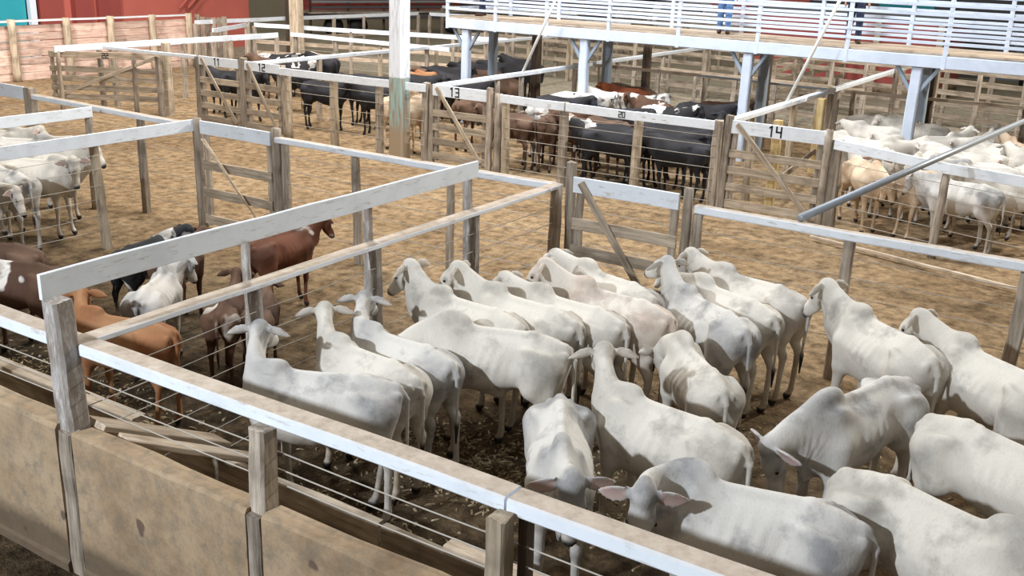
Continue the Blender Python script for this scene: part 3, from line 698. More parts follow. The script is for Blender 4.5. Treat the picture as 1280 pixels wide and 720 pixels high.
# plank wall at the far left
pw = thing('plank_wall', 'tall reddish plank wall with round posts at the far left', 'wall', (-31.5, 17.0, 0))
for i, y in enumerate((17.2, 19.35, 21.3, 23.0, 24.75, 26.4)):
    post('post', -31.30, y, 1.95, .26, .26, 'post_pale', pw, (0, 0), True)
    if y < 26:
        y2 = (19.35, 21.3, 23.0, 24.75, 26.4, 28)[i]
        for k in range(7): board('plank', (-31.5, y+.01, .12+k*.25), (-31.5+random.uniform(-.02, .02), y2-.01, .12+k*.25), .04, .236, M['board_pink'], pw, .006)
board('cap_board', (-31.45, 16.8, 1.88), (-31.45, 26.5, 1.88), .22, .06, M['white_dusty'], pw)
pw2 = thing('plank_wall', 'narrow upright plank wall returning at the end of the reddish plank wall', 'wall', (-31.2, 26.6, 0))
for k in range(6): post('plank', -31.25+.26*k, 26.75+.03*k, 1.85+random.uniform(-.06, .06), .24, .05, 'post', pw2)

# ---------------- buildings and vehicles behind ----------------
def block(name, label, cat, lo, hi, mat, extra=()):
    root = thing(name, label, cat, lo)
    def bx(nm, a, b_, m_):
        V, F = [], []; add_box(V, F, a, b_); return link(nm, mesh_from(nm, [(v[0]-lo[0], v[1]-lo[1], v[2]-lo[2]) for v in V], F), M[m_], root)
    bx('wall', lo, hi, mat)
    for e in extra: bx(*e)
    return root
block('shed', 'pale blue white shed wall in the upper left corner', 'building', (-42, 12, 0), (-36, 21.1, 5), 'pale_wall', [('roof', (-42.3, 11.8, 5), (-35.6, 21.2, 5.2), 'dark_grey'), ('corner_post', (-36.0, 20.9, 0), (-35.9, 21.1, 5), 'white_metal')])
block('shed', 'teal panelled stall beside the pale shed', 'building', (-41, 21.2, 0), (-36, 22.9, 4.5), 'teal', [('roof', (-41.2, 21.15, 4.5), (-35.7, 22.95, 4.7), 'dark_grey'), ('side_post', (-36, 22.95, 0), (-35.8, 23.2, 4.5), 'pale_wall')])
rs = block('shed', 'long red shed above the plank wall', 'building', (-44, 23.3, 0), (-36.2, 34.0, 5), 'red_wall', [('roof', (-44.3, 23.2, 5), (-35.8, 34.1, 5.2), 'dark_grey'), ('pilaster', (-36.2, 23.4, 0), (-35.9, 24.3, 5), 'dark_red'), ('pilaster', (-36.2, 24.9, 0), (-35.9, 25.6, 5), 'dark_red'), ('pilaster', (-36.2, 26.0, 0), (-36.0, 27.0, 5), 'dark_red')])
for a in (0, .45): link('handrail', tube_mesh([(8.15, 6.5+a, 1.8), (8.15, 9.8+a, 4.6)], .045), M['red_wall'], rs)
for a in (0, 1, 2): link('handrail', tube_mesh([(8.15, 6.5+1.2*a+.3, 1.7+a), (8.15, 6.5+1.2*a+.8, 2.9+a)], .03), M['dark_red'], rs)
# red shed seen under and over the bridge
block('shed', 'low red shed seen through the bridge railings', 'building', (-13.6, 38, .5), (-6.9, 42, 2.75), 'dark_red', [('roof', (-13.8, 37.8, 2.75), (-6.7, 42.1, 2.95), 'dark_grey'), ('footing', (-13.6, 37.95, 0), (-6.9, 42, .5), 'render'), ('corner_post', (-9.2, 37.85, 0), (-9.0, 38, 2.75), 'board_pale'), ('corner_post', (-7.1, 37.85, 0), (-6.9, 38, 2.75), 'board_pale')])
block('shed', 'green fronted shed in the upper right corner', 'building', (-4.0, 48, 0), (12, 54, 4.6), 'green_panel', [('roof', (-4.2, 47.6, 4.6), (12.2, 54, 4.8), 'dark_grey'), ('corner_post', (-4.2, 47.7, 0), (-3.9, 48, 4.6), 'pale_wall')])

def car(label, x, y, rz, mat, van=False):
    root = thing('car', label, 'car', (x, y, 0), 'parked vehicles behind the yard', rz)
    L, W_, z1, z2 = 4.2, 1.75, .95, 1.5
    if van: L, W_, z1, z2 = 5.2, 2.0, 1.2, 2.3
    prof = [(-L/2, .35), (-L/2, z1*.95), (-L*.44, z1), (-L*.36, z2*.97), (-L*.28, z2), (L*.12, z2), (L*.27, z1+.02), (L*.46, z1*.86), (L/2, z1*.62), (L/2, .35)]
    V = []; n = len(prof)
    for s, ins in ((-1, .12), (-1, 0), (1, 0), (1, .12)):
        V += [(a, s*(W_/2-(ins if z > z1 else ins*.4)-(0.10 if z > z1 else 0)), z) for a, z in prof]
    F = []
    for i in range(3):
        for k in range(n): F.append((i*n+k, i*n+(k+1) % n, (i+1)*n+(k+1) % n, (i+1)*n+k))
    F.append(tuple(reversed(range(n)))); F.append(tuple(range(3*n, 4*n)))
    link('body', mesh_from('body', V, F), M[mat], root)
    for s in (-1, 1):
        V = [(-L*.34, s*(W_/2-.08), z1+.04), (L*.22, s*(W_/2-.08), z1+.04), (L*.11, s*(W_/2-.11), z2-.08), (-L*.28, s*(W_/2-.11), z2-.08)]
        V += [(a, b_-s*.04, c) for a, b_, c in V]
        link('side_window', mesh_from('w', V, [(0, 1, 2, 3), (7, 6, 5, 4), (0, 4, 5, 1), (1, 5, 6, 2), (2, 6, 7, 3), (3, 7, 4, 0)]), M['dark_grey'], root)
        for a in (-L*.3, L*.31): link('wheel', tube_mesh([(a, s*(W_/2-.2), .33), (a, s*(W_/2+.0), .33)], .33, 16), M['ink'], root)
M['car_white'] = plain('white_car_paint', (.75, .78, .84), .3, .03); M['car_blue'] = plain('dark_blue_car_paint', (.03, .05, .12), .3, .1); M['car_grey'] = plain('grey_car_paint', (.22, .25, .30), .3, .05)
car('white car parked behind the board fence at the right edge', -1.2, 36.5, -.1, 'car_white')
car('grey car parked behind the braced gate on the right', 2.6, 33.5, -.15, 'car_grey')
car('dark blue van behind the bridge railing, top right of centre', -13.6, 50, .1, 'car_blue', True)
car('white van behind the bridge railing, left of the dark blue van', -22.5, 53, .1, 'car_white', True)
car('grey van behind the bridge railing, near the right edge', -6.5, 46, .05, 'car_grey', True)
# slatted cattle truck
ct = thing('cattle_truck', 'dark slatted cattle truck body in the top left centre', 'truck', (-38, 40, 0))
for k in range(9): board('slat', (-38, 40, 1.2+.28*k), (-34.5, 50.5, 1.2+.28*k), .05, .12, M['dark_grey' if k % 2 else 'grey_metal'], ct)
for k in range(6): post('upright', -38.1+.7*k, 40+2.1*k, 3.7, .12, .1, 'post_dark', ct, (0, 0))
board('chassis', (-38.4, 40, 1.0), (-34.9, 50.5, 1.0), 1.9, .22, M['dark_grey'], ct)
board('floor_boards', (-39, 40.2, 1.2), (-35.5, 50.7, 1.2), 2.2, .08, M['board'], ct)
board('far_side', (-40, 40.5, 2.4), (-36.5, 51.0, 2.4), .05, 2.4, M['dark_red'], ct)
for k in (1.2, 2.6, 8.5, 9.8): link('wheel', tube_mesh([(k*.333+.1, k, .5), (k*.333-.25, k+.12, .5)], .5, 18), M['ink'], ct)
block('shed', 'dark shed with a pinkish roof edge at the top, left of the white column', 'building', (-52, 60, 0), (-30, 66, 5.0), 'dark_grey', [('roof', (-52.3, 59.6, 5.0), (-29.7, 66, 5.6), 'board_pink')])
block('shed', 'long dim shed behind the bridge railings', 'building', (-29, 62, 0), (-2, 68, 4.2), 'dark_grey', [('roof', (-29.3, 61.6, 4.2), (-1.7, 68, 4.6), 'pale_wall'), ('panel', (-26, 61.9, .2), (-19, 62, 3.6), 'red_wall'), ('panel', (-15, 61.9, .2), (-12, 62, 3.6), 'teal')])

# ---------------- columns, braces, pole ----------------
m, nt, b = new_mat('column_white_over_green_paint', .75)
g = nd(nt, 'ShaderNodeTexCoord'); s = nd(nt, 'ShaderNodeSeparateXYZ'); nt.links.new(g.outputs['Object'], s.inputs[0])
f = noise(nt, coords(nt, (10, 10, 1.5)), 1.5, 5)
white = mixc(nt, (.74, .78, .86), (.45, .45, .48), maprange(nt, f, .5, .62, 0, .6))
green = mixc(nt, (.30, .42, .40), (.30, .24, .18), maprange(nt, f, .45, .6))
z_ = nd(nt, 'ShaderNodeMath', operation='MULTIPLY_ADD'); nt.links.new(f, z_.inputs[0]); z_.inputs[1].default_value = .12; nt.links.new(s.outputs[2], z_.inputs[2])
z2_ = nd(nt, 'ShaderNodeMath', operation='MULTIPLY_ADD'); nt.links.new(f, z2_.inputs[0]); z2_.inputs[1].default_value = 1.2; nt.links.new(s.outputs[2], z2_.inputs[2])
low = mixc(nt, (.33, .25, .17), green, maprange(nt, z2_.outputs[0], 1.25, 1.45))
nt.links.new(mixc(nt, low, white, maprange(nt, z_.outputs[0], 1.88, 1.90)), b.inputs['Base Color'])
M['column'] = m
tag(post('column', -14.28, 17.72, 6.2, .40, .34, 'column'), 'tall thick column painted white above green, standing in the middle fence', 'column')
tag(post('column', -26.0, 26.6, 6.0, .42, .38, 'post_pale'), 'grey wooden column in front of the red shed end', 'column')
tag(post('column', -30.2, 30.6, 5.0, .40, .35, 'post_dark'), 'dark wooden column just behind the grey one', 'column')
def pole(label, a, b_, r, mat, group=None):
    root = link('pole', tube_mesh([(0, 0, 0), tuple(Vector(b_)-Vector(a))], r, 10), M[mat]); root.location = a
    tag(root, label, 'pole', group)
pole('white slanting brace pole crossing the bridge left of centre', (-13.40, 21.4, 1.76), (-12.35, 22.2, 4.9), .035, 'white_pole', 'slanting white brace poles')
pole('white slanting brace pole rising from the rail above gate 14', (-6.70, 21.1, 1.76), (-5.55, 22.2, 5.4), .035, 'white_pole', 'slanting white brace poles')
pole('grey metal pole laid from the long front rail across to the right hand pen', (-3.22, 11.12, 1.79), (-1.95, 21.5, 2.0), .048, 'grey_metal')

# ---------------- footbridge ----------------
fb = thing('footbridge', 'raised white footbridge with board deck and many white railings', 'bridge', (-16.9, 23, 0))
YB, YB2, X0, X1 = 23.0, 24.7, -16.9, 4.0
board('beam', (X0, YB, 2.64), (X1, YB, 2.64), .10, .26, M['white_metal'], fb)
board('beam', (X0, YB2, 2.64), (X1, YB2, 2.64), .10, .26, M['white_metal'], fb)
for k in range(6): board('deck_plank', (X0+.02, YB+.02+.29*k+.12, 2.80), (X1, YB+.02+.29*k+.12, 2.80), .275, .05, M['deck'], fb)
for x in (-16.3, -12.65, -8.35, -4.62, -.4):
    post('column', x, YB+.10, 2.50, .24, .22, 'white_metal', fb, (0, 0)); post('column', x-.1, YB2-.15, 2.50, .24, .22, 'steel_post', fb, (0, 0))
    for s in (-1, 1): board('bracket', (x, YB+.1, 1.85), (x+s*.42, YB+.1, 2.50), .08, .08, M['steel_post'], fb)
    board('cross_beam', (x, YB+.05, 2.46), (x, YB2-.05, 2.46), .12, .10, M['steel_post'], fb)
fp = [-16.86, -15.3, -13.74, -11.95, -10.1, -8.15, -6.12, -4.10, -2.2, -.3, 1.7, 3.6]
for x in fp: post('railing_post', x, YB-.02, 4.22, .09, .07, 'white_metal', fb, (0, 0), z0=2.5)
for x in [q+.9 for q in fp[:-1]]: post('railing_post', x, YB2+.02, 4.22, .09, .07, 'white_metal', fb, (0, 0), z0=2.6)
for k in range(7):
    z = 3.02+k*.19
    board('rail', (X0, YB-.05, z), (X1, YB-.05, z), .03, .065, M['white_metal'], fb, .002); board('rail', (X0, YB2+.05, z), (X1, YB2+.05, z), .03, .065, M['white_metal'], fb, .002)
    board('end_rail', (X0, YB, z), (X0, YB2, z), .03, .065, M['white_metal'], fb, .002)
COWS = [  # x, y, heading, size, coat, pose, label, group, detail
    (-5.31, 5.48, 203, 0.92, 'white_grey', {'yaw': -72, 'lift': 20, 'hpitch': -25, 'bend': -20, 'legs': (6, -6, -4, 8)}, 'pale grey zebu cow nearest the front rail on the left, head turned away', 'white heifers in the front pen', 'near'),
    (-5.38, 6.64, 174, 0.87, 'white_grey', {'yaw': -58, 'lift': 14, 'hpitch': -22, 'legs': (4, -4, 6, -6)}, 'white cow with its rump to the camera, second from the left cable fence', 'white heifers in the front pen', 'near'),
    (-5.38, 6.19, 171, 0.88, 'white', {'yaw': -35, 'lift': 12, 'hpitch': -20}, 'white heifer half hidden behind the pale grey cow by the front rail', 'white heifers in the front pen', 'near'),
    (-5.36, 7.67, 171, 0.92, 'white', {'yaw': 8, 'lift': 20, 'hpitch': -42, 'legs': (4, -4, -5, 5)}, 'white cow with head raised and one ear pointing left, leftmost of the back row', 'white heifers in the front pen', 'near'),
    (-4.71, 7.17, 194, 0.93, 'white', {'yaw': 25, 'lift': -62, 'hpitch': -25, 'legs': (-6, 6, 8, -8)}, 'white cow standing broadside in mid pen with its head lowered out of sight', 'white heifers in the front pen', 'near'),
    (-4.95, 8.03, 170, 0.93, 'white', {'yaw': 25, 'lift': 12, 'hpitch': -35}, 'white cow looking left beside the thin fence post, small round ear up', 'white heifers in the front pen', 'near'),
    (-4.63, 8.39, 170, 0.9, 'white', {'yaw': 5, 'lift': -12, 'hpitch': -25}, 'white cow between the small eared cow and the red eared one in the back row', 'white heifers in the front pen', 'near'),
    (-4.34, 8.76, 170, 0.93, 'white_red', {'yaw': 22, 'lift': 6, 'hpitch': -30}, 'white cow with reddish ear and poll, facing left below the gate posts', 'white heifers in the front pen', 'near'),
    (-4.67, 9.35, 160, 0.91, 'white', {'yaw': 10, 'lift': -15, 'hpitch': -30}, 'white cow standing furthest back against the gate, faint brand on its side', 'white heifers in the front pen', 'near'),
    (-3.51, 9.23, 147, 0.9, 'white_grey', {'yaw': 4, 'lift': 22, 'hpitch': -25, 'legs': (3, -3, -4, 4)}, 'white cow looking straight away at the gate with both ears spread, grey hip', 'white heifers in the front pen', 'near'),
    (-3.08, 8.03, 134, 0.83, 'white', {'yaw': 15, 'lift': -60, 'hpitch': -30}, 'short white heifer seen from behind mid pen, its lowered head not showing', 'white heifers in the front pen', 'near'),
    (-3.5, 9.76, 157, 0.88, 'white', {'yaw': 8, 'lift': -35, 'hpitch': -25}, 'white cow second from the right edge of the packed back row', 'white heifers in the front pen', 'near'),
    (-3.42, 10.23, 164, 0.91, 'white', {'yaw': 0, 'lift': -5, 'hpitch': -30, 'tail': 0.03}, 'white cow at the right edge of the packed back row, next to open dirt', 'white heifers in the front pen', 'near'),
    (-1.84, 9.49, 141, 0.94, 'white', {'yaw': 16, 'lift': 6, 'hpitch': -34, 'legs': (4, -4, -4, 4)}, 'white cow with raised head and long ear, before the lone right hand rail post', 'white heifers in the front pen', 'near'),
    (-0.85, 9.23, 141, 0.94, 'white', {'yaw': 24, 'lift': 0, 'hpitch': -30}, 'white cow at the right edge with a red lined ear, looking left', 'white heifers in the front pen', 'near'),
    (-1.61, 7.68, 250, 0.96, 'white_grey', {'yaw': -15, 'lift': -62, 'hpitch': -15, 'legs': (5, -5, 4, -4)}, 'white cow walking down to the left with its head low and large hump', 'white heifers in the front pen', 'near'),
    (-2.76, 6.58, 169, 0.93, 'white', {'yaw': -42, 'lift': 16, 'hpitch': -25, 'legs': (4, -4, -3, 3)}, 'white cow with grey hump whose spread ears show from behind, centre of the pen', 'white heifers in the front pen', 'near'),
    (-3.21, 5.83, 301, 0.92, 'white_grey', {'yaw': 10, 'lift': -12, 'hpitch': -48, 'legs': (0, 0, 4, -4)}, 'white cow facing the camera at the front rail with pink inner ears', 'white heifers in the front pen', 'near'),
    (-1.76, 5.69, 189, 0.96, 'white_grey', {'yaw': 98, 'lift': -12, 'hpitch': -48, 'bend': 8}, 'white cow with a long grey forehead, turned towards the camera beside the front rail', 'white heifers in the front pen', 'near'),
    (-0.62, 6.1, 342, 1.0, 'white', {'yaw': 0, 'lift': -20, 'hpitch': -20}, 'white cow in the lower right corner with its rump to the left', 'white heifers in the front pen', 'near'),
    (-0.42, 7.46, 336, 0.95, 'white', {'yaw': 0, 'lift': 0, 'hpitch': -20}, 'white cow cut by the right edge, rump just above the corner cow', 'white heifers in the front pen', 'near'),
    (-10.13, 7.68, 104, 0.74, 'pied_black', {'yaw': -20, 'lift': -20, 'hpitch': -20}, 'black and white calf standing behind the pale calf in the left pen', 'dark calves in the left pen', 'mid'),
    (-9.73, 7.84, 117, 0.71, 'pied_brown', {'yaw': -10, 'lift': -10, 'hpitch': -20}, 'dark brown calf with white flashes right of the black and white calf', 'dark calves in the left pen', 'mid'),
    (-10.16, 5.97, 197, 0.83, 'pied_brown', {'yaw': 10, 'lift': -20, 'hpitch': -20}, 'large dark brown and white cow left of the corner post', 'dark calves in the left pen', 'near'),
    (-11.1, 6.28, 204, 0.81, 'dark_brown', {'yaw': 10, 'lift': -20, 'hpitch': -20}, 'plain dark brown cow at the left edge behind the brown and white cow', 'dark calves in the left pen', 'mid'),
    (-7.99, 5.68, 193, 0.78, 'tan', {'yaw': -55, 'lift': 0, 'hpitch': -30, 'legs': (5, -5, 4, -4)}, 'orange tan zebu calf just right of the corner post, head turned back', 'dark calves in the left pen', 'near'),
    (-8.86, 6.79, 122, 0.73, 'white_grey', {'yaw': -30, 'lift': -5, 'hpitch': -35}, 'pale grey calf among the dark calves in the left pen', 'dark calves in the left pen', 'near'),
    (-8.04, 7.06, 126, 0.67, 'pied_brown', {'yaw': 5, 'lift': 0, 'hpitch': -30}, 'small brown calf seen from behind with a white streak by its tail', 'dark calves in the left pen', 'near'),
    (-7.84, 7.35, 127, 0.62, 'dark_brown', {'yaw': 5, 'lift': -25, 'hpitch': -30}, 'small plain brown calf partly hidden behind the wooden fence post', 'dark calves in the left pen', 'mid'),
    (-9.12, 8.98, 89, 0.75, 'pied_bay', {'yaw': -4, 'lift': -4, 'hpitch': -25, 'legs': (6, -6, -8, 6)}, 'reddish brown calf with white hip patch and dark head facing right under the high rail', 'dark calves in the left pen', 'near'),
    (-14.52, 9.14, 27, 0.88, 'white', {'yaw': -50, 'lift': -6, 'hpitch': -45, 'legs': (4, -4, 6, -6)}, 'white cow in the far left pen facing the camera with a pink inner ear', 'white cows in the far left pen', 'mid'),
    (-15.25, 9.77, 34, 0.89, 'white', {'yaw': -12, 'lift': 0, 'hpitch': -35}, 'white cow looking right with a dark nose beside the leaning post', 'white cows in the far left pen', 'mid'),
    (-14.31, 8.48, 174, 0.87, 'white_grey', {'yaw': 10, 'lift': -10, 'hpitch': -20}, 'greyish cow at the left edge seen from its rump', 'white cows in the far left pen', 'mid'),
    (-14.26, 7.82, 29, 0.8, 'white', {'yaw': -6, 'lift': -32, 'hpitch': -15}, 'white cow at the left edge stretching its lowered head to the right', 'white cows in the far left pen', 'mid'),
    (-16.36, 10.1, 38, 0.86, 'white_grey', {'yaw': 0, 'lift': -20, 'hpitch': -20}, 'pale cow showing between the two white rails of the far left pen', 'white cows in the far left pen', 'mid'),
    (-17.44, 10.3, 24, 0.86, 'white', {'yaw': 10, 'lift': -10, 'hpitch': -20}, 'white cow furthest back under the upper white rail of the far left pen', 'white cows in the far left pen', 'mid'),
    (-21.76, 19.46, 181, 0.86, 'black', {'yaw': 4, 'lift': 8, 'hpitch': -30, 'legs': (0, 3, 8, -8)}, 'black cow whose head sticks out to the left of the gate numbered 11', 'cattle in the first far pen', 'far'),
    (-23.55, 22.6, 162, 0.87, 'dark_brown', {'yaw': 12, 'lift': -20, 'hpitch': -30, 'legs': (-1, -7, -3, -5)}, 'dark brown cow far back by the left rail of the first far pen', 'cattle in the first far pen', 'far'),
    (-23.8, 23.35, 16, 0.89, 'pied_black', {'yaw': -34, 'lift': -12, 'hpitch': -30, 'legs': (-1, 4, -5, -1)}, 'black and white spotted cow behind the gates numbered 11 and 12', 'cattle in the first far pen', 'far'),
    (-23.84, 24.64, 15, 0.84, 'white_red', {'yaw': 14, 'lift': -30, 'hpitch': -30, 'legs': (-2, 5, 0, -3)}, 'pinkish white calf furthest back behind the gate numbered 12', 'cattle in the first far pen', 'far'),
    (-22.64, 23.3, 199, 0.86, 'pied_black', {'yaw': -19, 'lift': -35, 'hpitch': -30, 'legs': (-6, -4, 6, -4)}, 'black and white cow to the right of the spotted one behind gate 12', 'cattle in the first far pen', 'far'),
    (-22.47, 24.03, 170, 0.92, 'black', {'yaw': -14, 'lift': -26, 'hpitch': -30, 'legs': (-8, -2, -2, -3)}, 'black cow at the back of the pen behind gate 12, near the grey wooden column', 'cattle in the first far pen', 'far'),
    (-20.64, 19.09, 2, 0.91, 'black', {'yaw': -10, 'lift': -5, 'hpitch': -30, 'legs': (2, -2, -2, -3)}, 'black cow filling the gap between the boards of gate 12', 'cattle in the first far pen', 'far'),
    (-20.84, 21.08, 184, 0.89, 'black', {'yaw': 18, 'lift': -30, 'hpitch': -30, 'legs': (4, 1, -8, 3)}, 'black cow standing parallel behind the one at gate 12', 'cattle in the first far pen', 'far'),
    (-18.08, 19.49, 11, 0.89, 'black', {'yaw': 3, 'lift': -9, 'hpitch': -30, 'legs': (-4, 0, -6, 2)}, 'black cow behind the wires just right of gate 12', 'cattle in the pen behind the white column', 'far'),
    (-17.79, 20.57, 175, 0.88, 'black', {'yaw': 10, 'lift': -9, 'hpitch': -30, 'legs': (-8, 2, -6, 1)}, 'black cow one row behind the wires right of gate 12', 'cattle in the pen behind the white column', 'far'),
    (-18.08, 22.95, 350, 0.89, 'tan', {'yaw': 26, 'lift': -20, 'hpitch': -30, 'legs': (1, 7, 2, -3)}, 'tan brown cow with white tail base, left of the white column', 'cattle in the pen behind the white column', 'far'),
    (-16.66, 19.85, 202, 0.9, 'black', {'yaw': 10, 'lift': -8, 'hpitch': -30, 'legs': (-3, -7, 0, -8)}, 'black cow directly left of the white column behind the wires', 'cattle in the pen behind the white column', 'far'),
    (-17.84, 23.69, 166, 0.86, 'dark_brown', {'yaw': 13, 'lift': -17, 'hpitch': -30, 'legs': (4, -8, 5, 3)}, 'dark brown cow partly hidden behind the white column', 'cattle in the pen behind the white column', 'far'),
    (-15.81, 20.31, 300, 0.91, 'cream', {'yaw': 7, 'lift': -18, 'hpitch': -45, 'legs': (-8, 6, -7, -3)}, 'cream cow facing the camera between the white column and gate 13', 'cattle in the pen behind the white column', 'far'),
    (-18.07, 24.64, 7, 0.9, 'black', {'yaw': 9, 'lift': -19, 'hpitch': -30, 'legs': (-2, -5, -1, 6)}, 'black cow in the first row right of the white column, head to the right', 'cattle in the pen behind the white column', 'far'),
    (-17.77, 26.05, 175, 0.9, 'black', {'yaw': -22, 'lift': -17, 'hpitch': -30, 'legs': (3, 8, 0, 6)}, 'black cow in the second row right of the white column', 'cattle in the pen behind the white column', 'far'),
    (-17.2, 25.1, 360, 0.87, 'dark_brown', {'yaw': -24, 'lift': -29, 'hpitch': -30, 'legs': (3, 1, -7, 5)}, 'dark brown cow in the black mass right of the white column', 'cattle in the pen behind the white column', 'far'),
    (-17.84, 27.33, 197, 0.88, 'black', {'yaw': 8, 'lift': -27, 'hpitch': -30, 'legs': (2, 8, 3, -4)}, 'black cow in the back row right of the white column', 'cattle in the pen behind the white column', 'far'),
    (-16.74, 23.2, 183, 0.91, 'black', {'yaw': -13, 'lift': -10, 'hpitch': -30, 'legs': (-6, 1, 2, 1)}, 'black cow in front of the bridge support, its back level with the long rail', 'cattle in the pen behind the white column', 'far'),
    (-16.02, 22.87, 15, 0.85, 'black', {'yaw': -15, 'lift': -12, 'hpitch': -30, 'legs': (-6, -4, 1, 7)}, 'black cow just above gate 13, head to the right', 'cattle in the pen behind the white column', 'far'),
    (-17.76, 28.18, 169, 0.92, 'black', {'yaw': -5, 'lift': -12, 'hpitch': -30, 'legs': (-7, -6, 4, -7)}, 'black cow furthest back below the left bridge support', 'cattle in the pen behind the white column', 'far'),
    (-14.82, 18.62, 357, 0.89, 'cream', {'yaw': -17, 'lift': -34, 'hpitch': -30, 'legs': (3, 0, 6, 5)}, 'cream cow seen through the boards of gate 13', 'cattle in the pen behind the white column', 'far'),
    (-13.94, 20.03, 98, 0.88, 'dark_brown', {'yaw': -19, 'lift': -12, 'hpitch': -30, 'legs': (-7, 7, 2, -2)}, 'dark brown cow at the right end of gate 13 seen from behind', 'cattle in the pen behind the white column', 'far'),
    (-17.8, 24.22, 181, 0.87, 'black', {'yaw': 20, 'lift': -24, 'hpitch': -30, 'legs': (-4, 5, -5, -3)}, 'black cow left of the bridge support in the dark row', 'cattle in the pen behind the white column', 'far'),
    (-17.34, 22.42, 5, 0.89, 'black', {'yaw': -17, 'lift': -21, 'hpitch': -30, 'legs': (-4, -7, 5, 1)}, 'black cow between the white column and gate 13, head to the right', 'cattle in the pen behind the white column', 'far'),
    (-17.77, 25.53, 176, 0.89, 'black', {'yaw': 5, 'lift': -20, 'hpitch': -30, 'legs': (-3, 8, 6, 7)}, 'black cow at the back right beside the white column', 'cattle in the pen behind the white column', 'far'),
    (-17.09, 26.76, 35, 0.91, 'black', {'yaw': -17, 'lift': -32, 'hpitch': -30, 'legs': (0, 1, 7, 4)}, 'black cow at the back right corner of the black mass near the slanting pole', 'cattle in the pen behind the white column', 'far'),
    (-15.61, 23.76, 185, 0.89, 'dark_brown', {'yaw': -12, 'lift': -33, 'hpitch': -30, 'legs': (4, -3, 7, 2)}, 'dark brown cow above the white board of gate 13', 'cattle in the pen behind the white column', 'far'),
    (-17.8, 21.18, 196, 0.91, 'black', {'yaw': 11, 'lift': -33, 'hpitch': -30, 'legs': (7, 0, 8, 8)}, 'black cow behind the wires second row right of gate 12', 'cattle in the pen behind the white column', 'far'),
    (-12.25, 21.36, 359, 0.91, 'black', {'yaw': 0, 'lift': -9, 'hpitch': -30, 'legs': (3, -7, 1, 3)}, 'black cow under the long rail right of gate 13', 'mixed cattle in the pen between gates 13 and 14', 'far'),
    (-12.26, 21.76, 359, 0.9, 'white_grey', {'yaw': -13, 'lift': -17, 'hpitch': -30, 'legs': (7, 0, 1, 2)}, 'pale grey cow resting its side against the rail above gate 13', 'mixed cattle in the pen between gates 13 and 14', 'far'),
    (-11.97, 24.24, 169, 0.91, 'rust', {'yaw': 0, 'lift': -21, 'hpitch': -30, 'legs': (-8, 7, 0, 2)}, 'rust red cow behind the pale ones right of gate 13', 'mixed cattle in the pen between gates 13 and 14', 'far'),
    (-12.3, 22.9, 11, 0.86, 'white_red', {'yaw': 0, 'lift': -15, 'hpitch': -30, 'legs': (1, 8, 3, 3)}, 'white cow with reddish poll beside the rust red cow', 'mixed cattle in the pen between gates 13 and 14', 'far'),
    (-11.91, 19.54, 293, 0.91, 'white_grey', {'yaw': 10, 'lift': -18, 'hpitch': -45, 'legs': (3, 5, 3, -3)}, 'grey white cow facing the camera through the wires right of gate 13', 'mixed cattle in the pen between gates 13 and 14', 'far'),
    (-11.27, 19.09, 295, 0.85, 'dark_brown', {'yaw': -8, 'lift': -18, 'hpitch': -45, 'legs': (6, 3, 2, 8)}, 'dark brown cow behind the wires between the first two posts right of gate 13', 'mixed cattle in the pen between gates 13 and 14', 'far'),
    (-10.55, 19.19, 151, 0.87, 'pied_brown', {'yaw': 26, 'lift': -26, 'hpitch': -30, 'legs': (8, -3, -2, 3)}, 'brown and white cow right of the pale faced one at the wires', 'mixed cattle in the pen between gates 13 and 14', 'far'),
    (-9.95, 19.97, 358, 0.86, 'pied_black', {'yaw': 18, 'lift': -26, 'hpitch': -30, 'legs': (-6, 5, -3, 8)}, 'black and white cow at the wires left of the post with the number 20', 'mixed cattle in the pen between gates 13 and 14', 'far'),
    (-8.71, 19.29, 170, 0.91, 'black', {'yaw': 21, 'lift': -16, 'hpitch': -30, 'legs': (0, -8, -2, -3)}, 'black cow at the wires right of the post with the number 20, head left', 'mixed cattle in the pen between gates 13 and 14', 'far'),
    (-8.14, 19.59, 350, 0.89, 'black', {'yaw': 25, 'lift': -28, 'hpitch': -30, 'legs': (-3, -1, -3, -7)}, 'black cow broadside at the wires left of gate 14', 'mixed cattle in the pen between gates 13 and 14', 'far'),
    (-7.98, 20.49, 101, 0.9, 'black', {'yaw': 5, 'lift': -5, 'hpitch': -30, 'legs': (-3, -7, -4, -5)}, 'black cow seen from behind near the corner by gate 14', 'mixed cattle in the pen between gates 13 and 14', 'far'),
    (-12.29, 22.39, 22, 0.91, 'pied_speckle', {'yaw': 18, 'lift': -21, 'hpitch': -30, 'legs': (-3, 7, -2, -7)}, 'speckled white cow nearest the rust red cow', 'mixed cattle in the pen between gates 13 and 14', 'far'),
    (-11.99, 23.43, 172, 0.88, 'pied_speckle', {'yaw': -5, 'lift': -13, 'hpitch': -30, 'legs': (3, 4, -6, -2)}, 'speckled white cow with head to the left behind the black ones', 'mixed cattle in the pen between gates 13 and 14', 'far'),
    (-11.33, 23.72, 352, 0.86, 'pied_speckle', {'yaw': 0, 'lift': -8, 'hpitch': -30, 'legs': (3, -8, 3, 4)}, 'speckled white cow in the middle of the mixed pen', 'mixed cattle in the pen between gates 13 and 14', 'far'),
    (-10.6, 22.9, 153, 0.89, 'pied_brown', {'yaw': 35, 'lift': -16, 'hpitch': -30, 'legs': (5, -5, 3, -7)}, 'brown and white cow in the middle of the mixed pen', 'mixed cattle in the pen between gates 13 and 14', 'far'),
    (-9.86, 22.21, 359, 0.86, 'pied_black', {'yaw': 8, 'lift': -5, 'hpitch': -30, 'legs': (1, -5, 1, 8)}, 'black and white cow right of the speckled ones', 'mixed cattle in the pen between gates 13 and 14', 'far'),
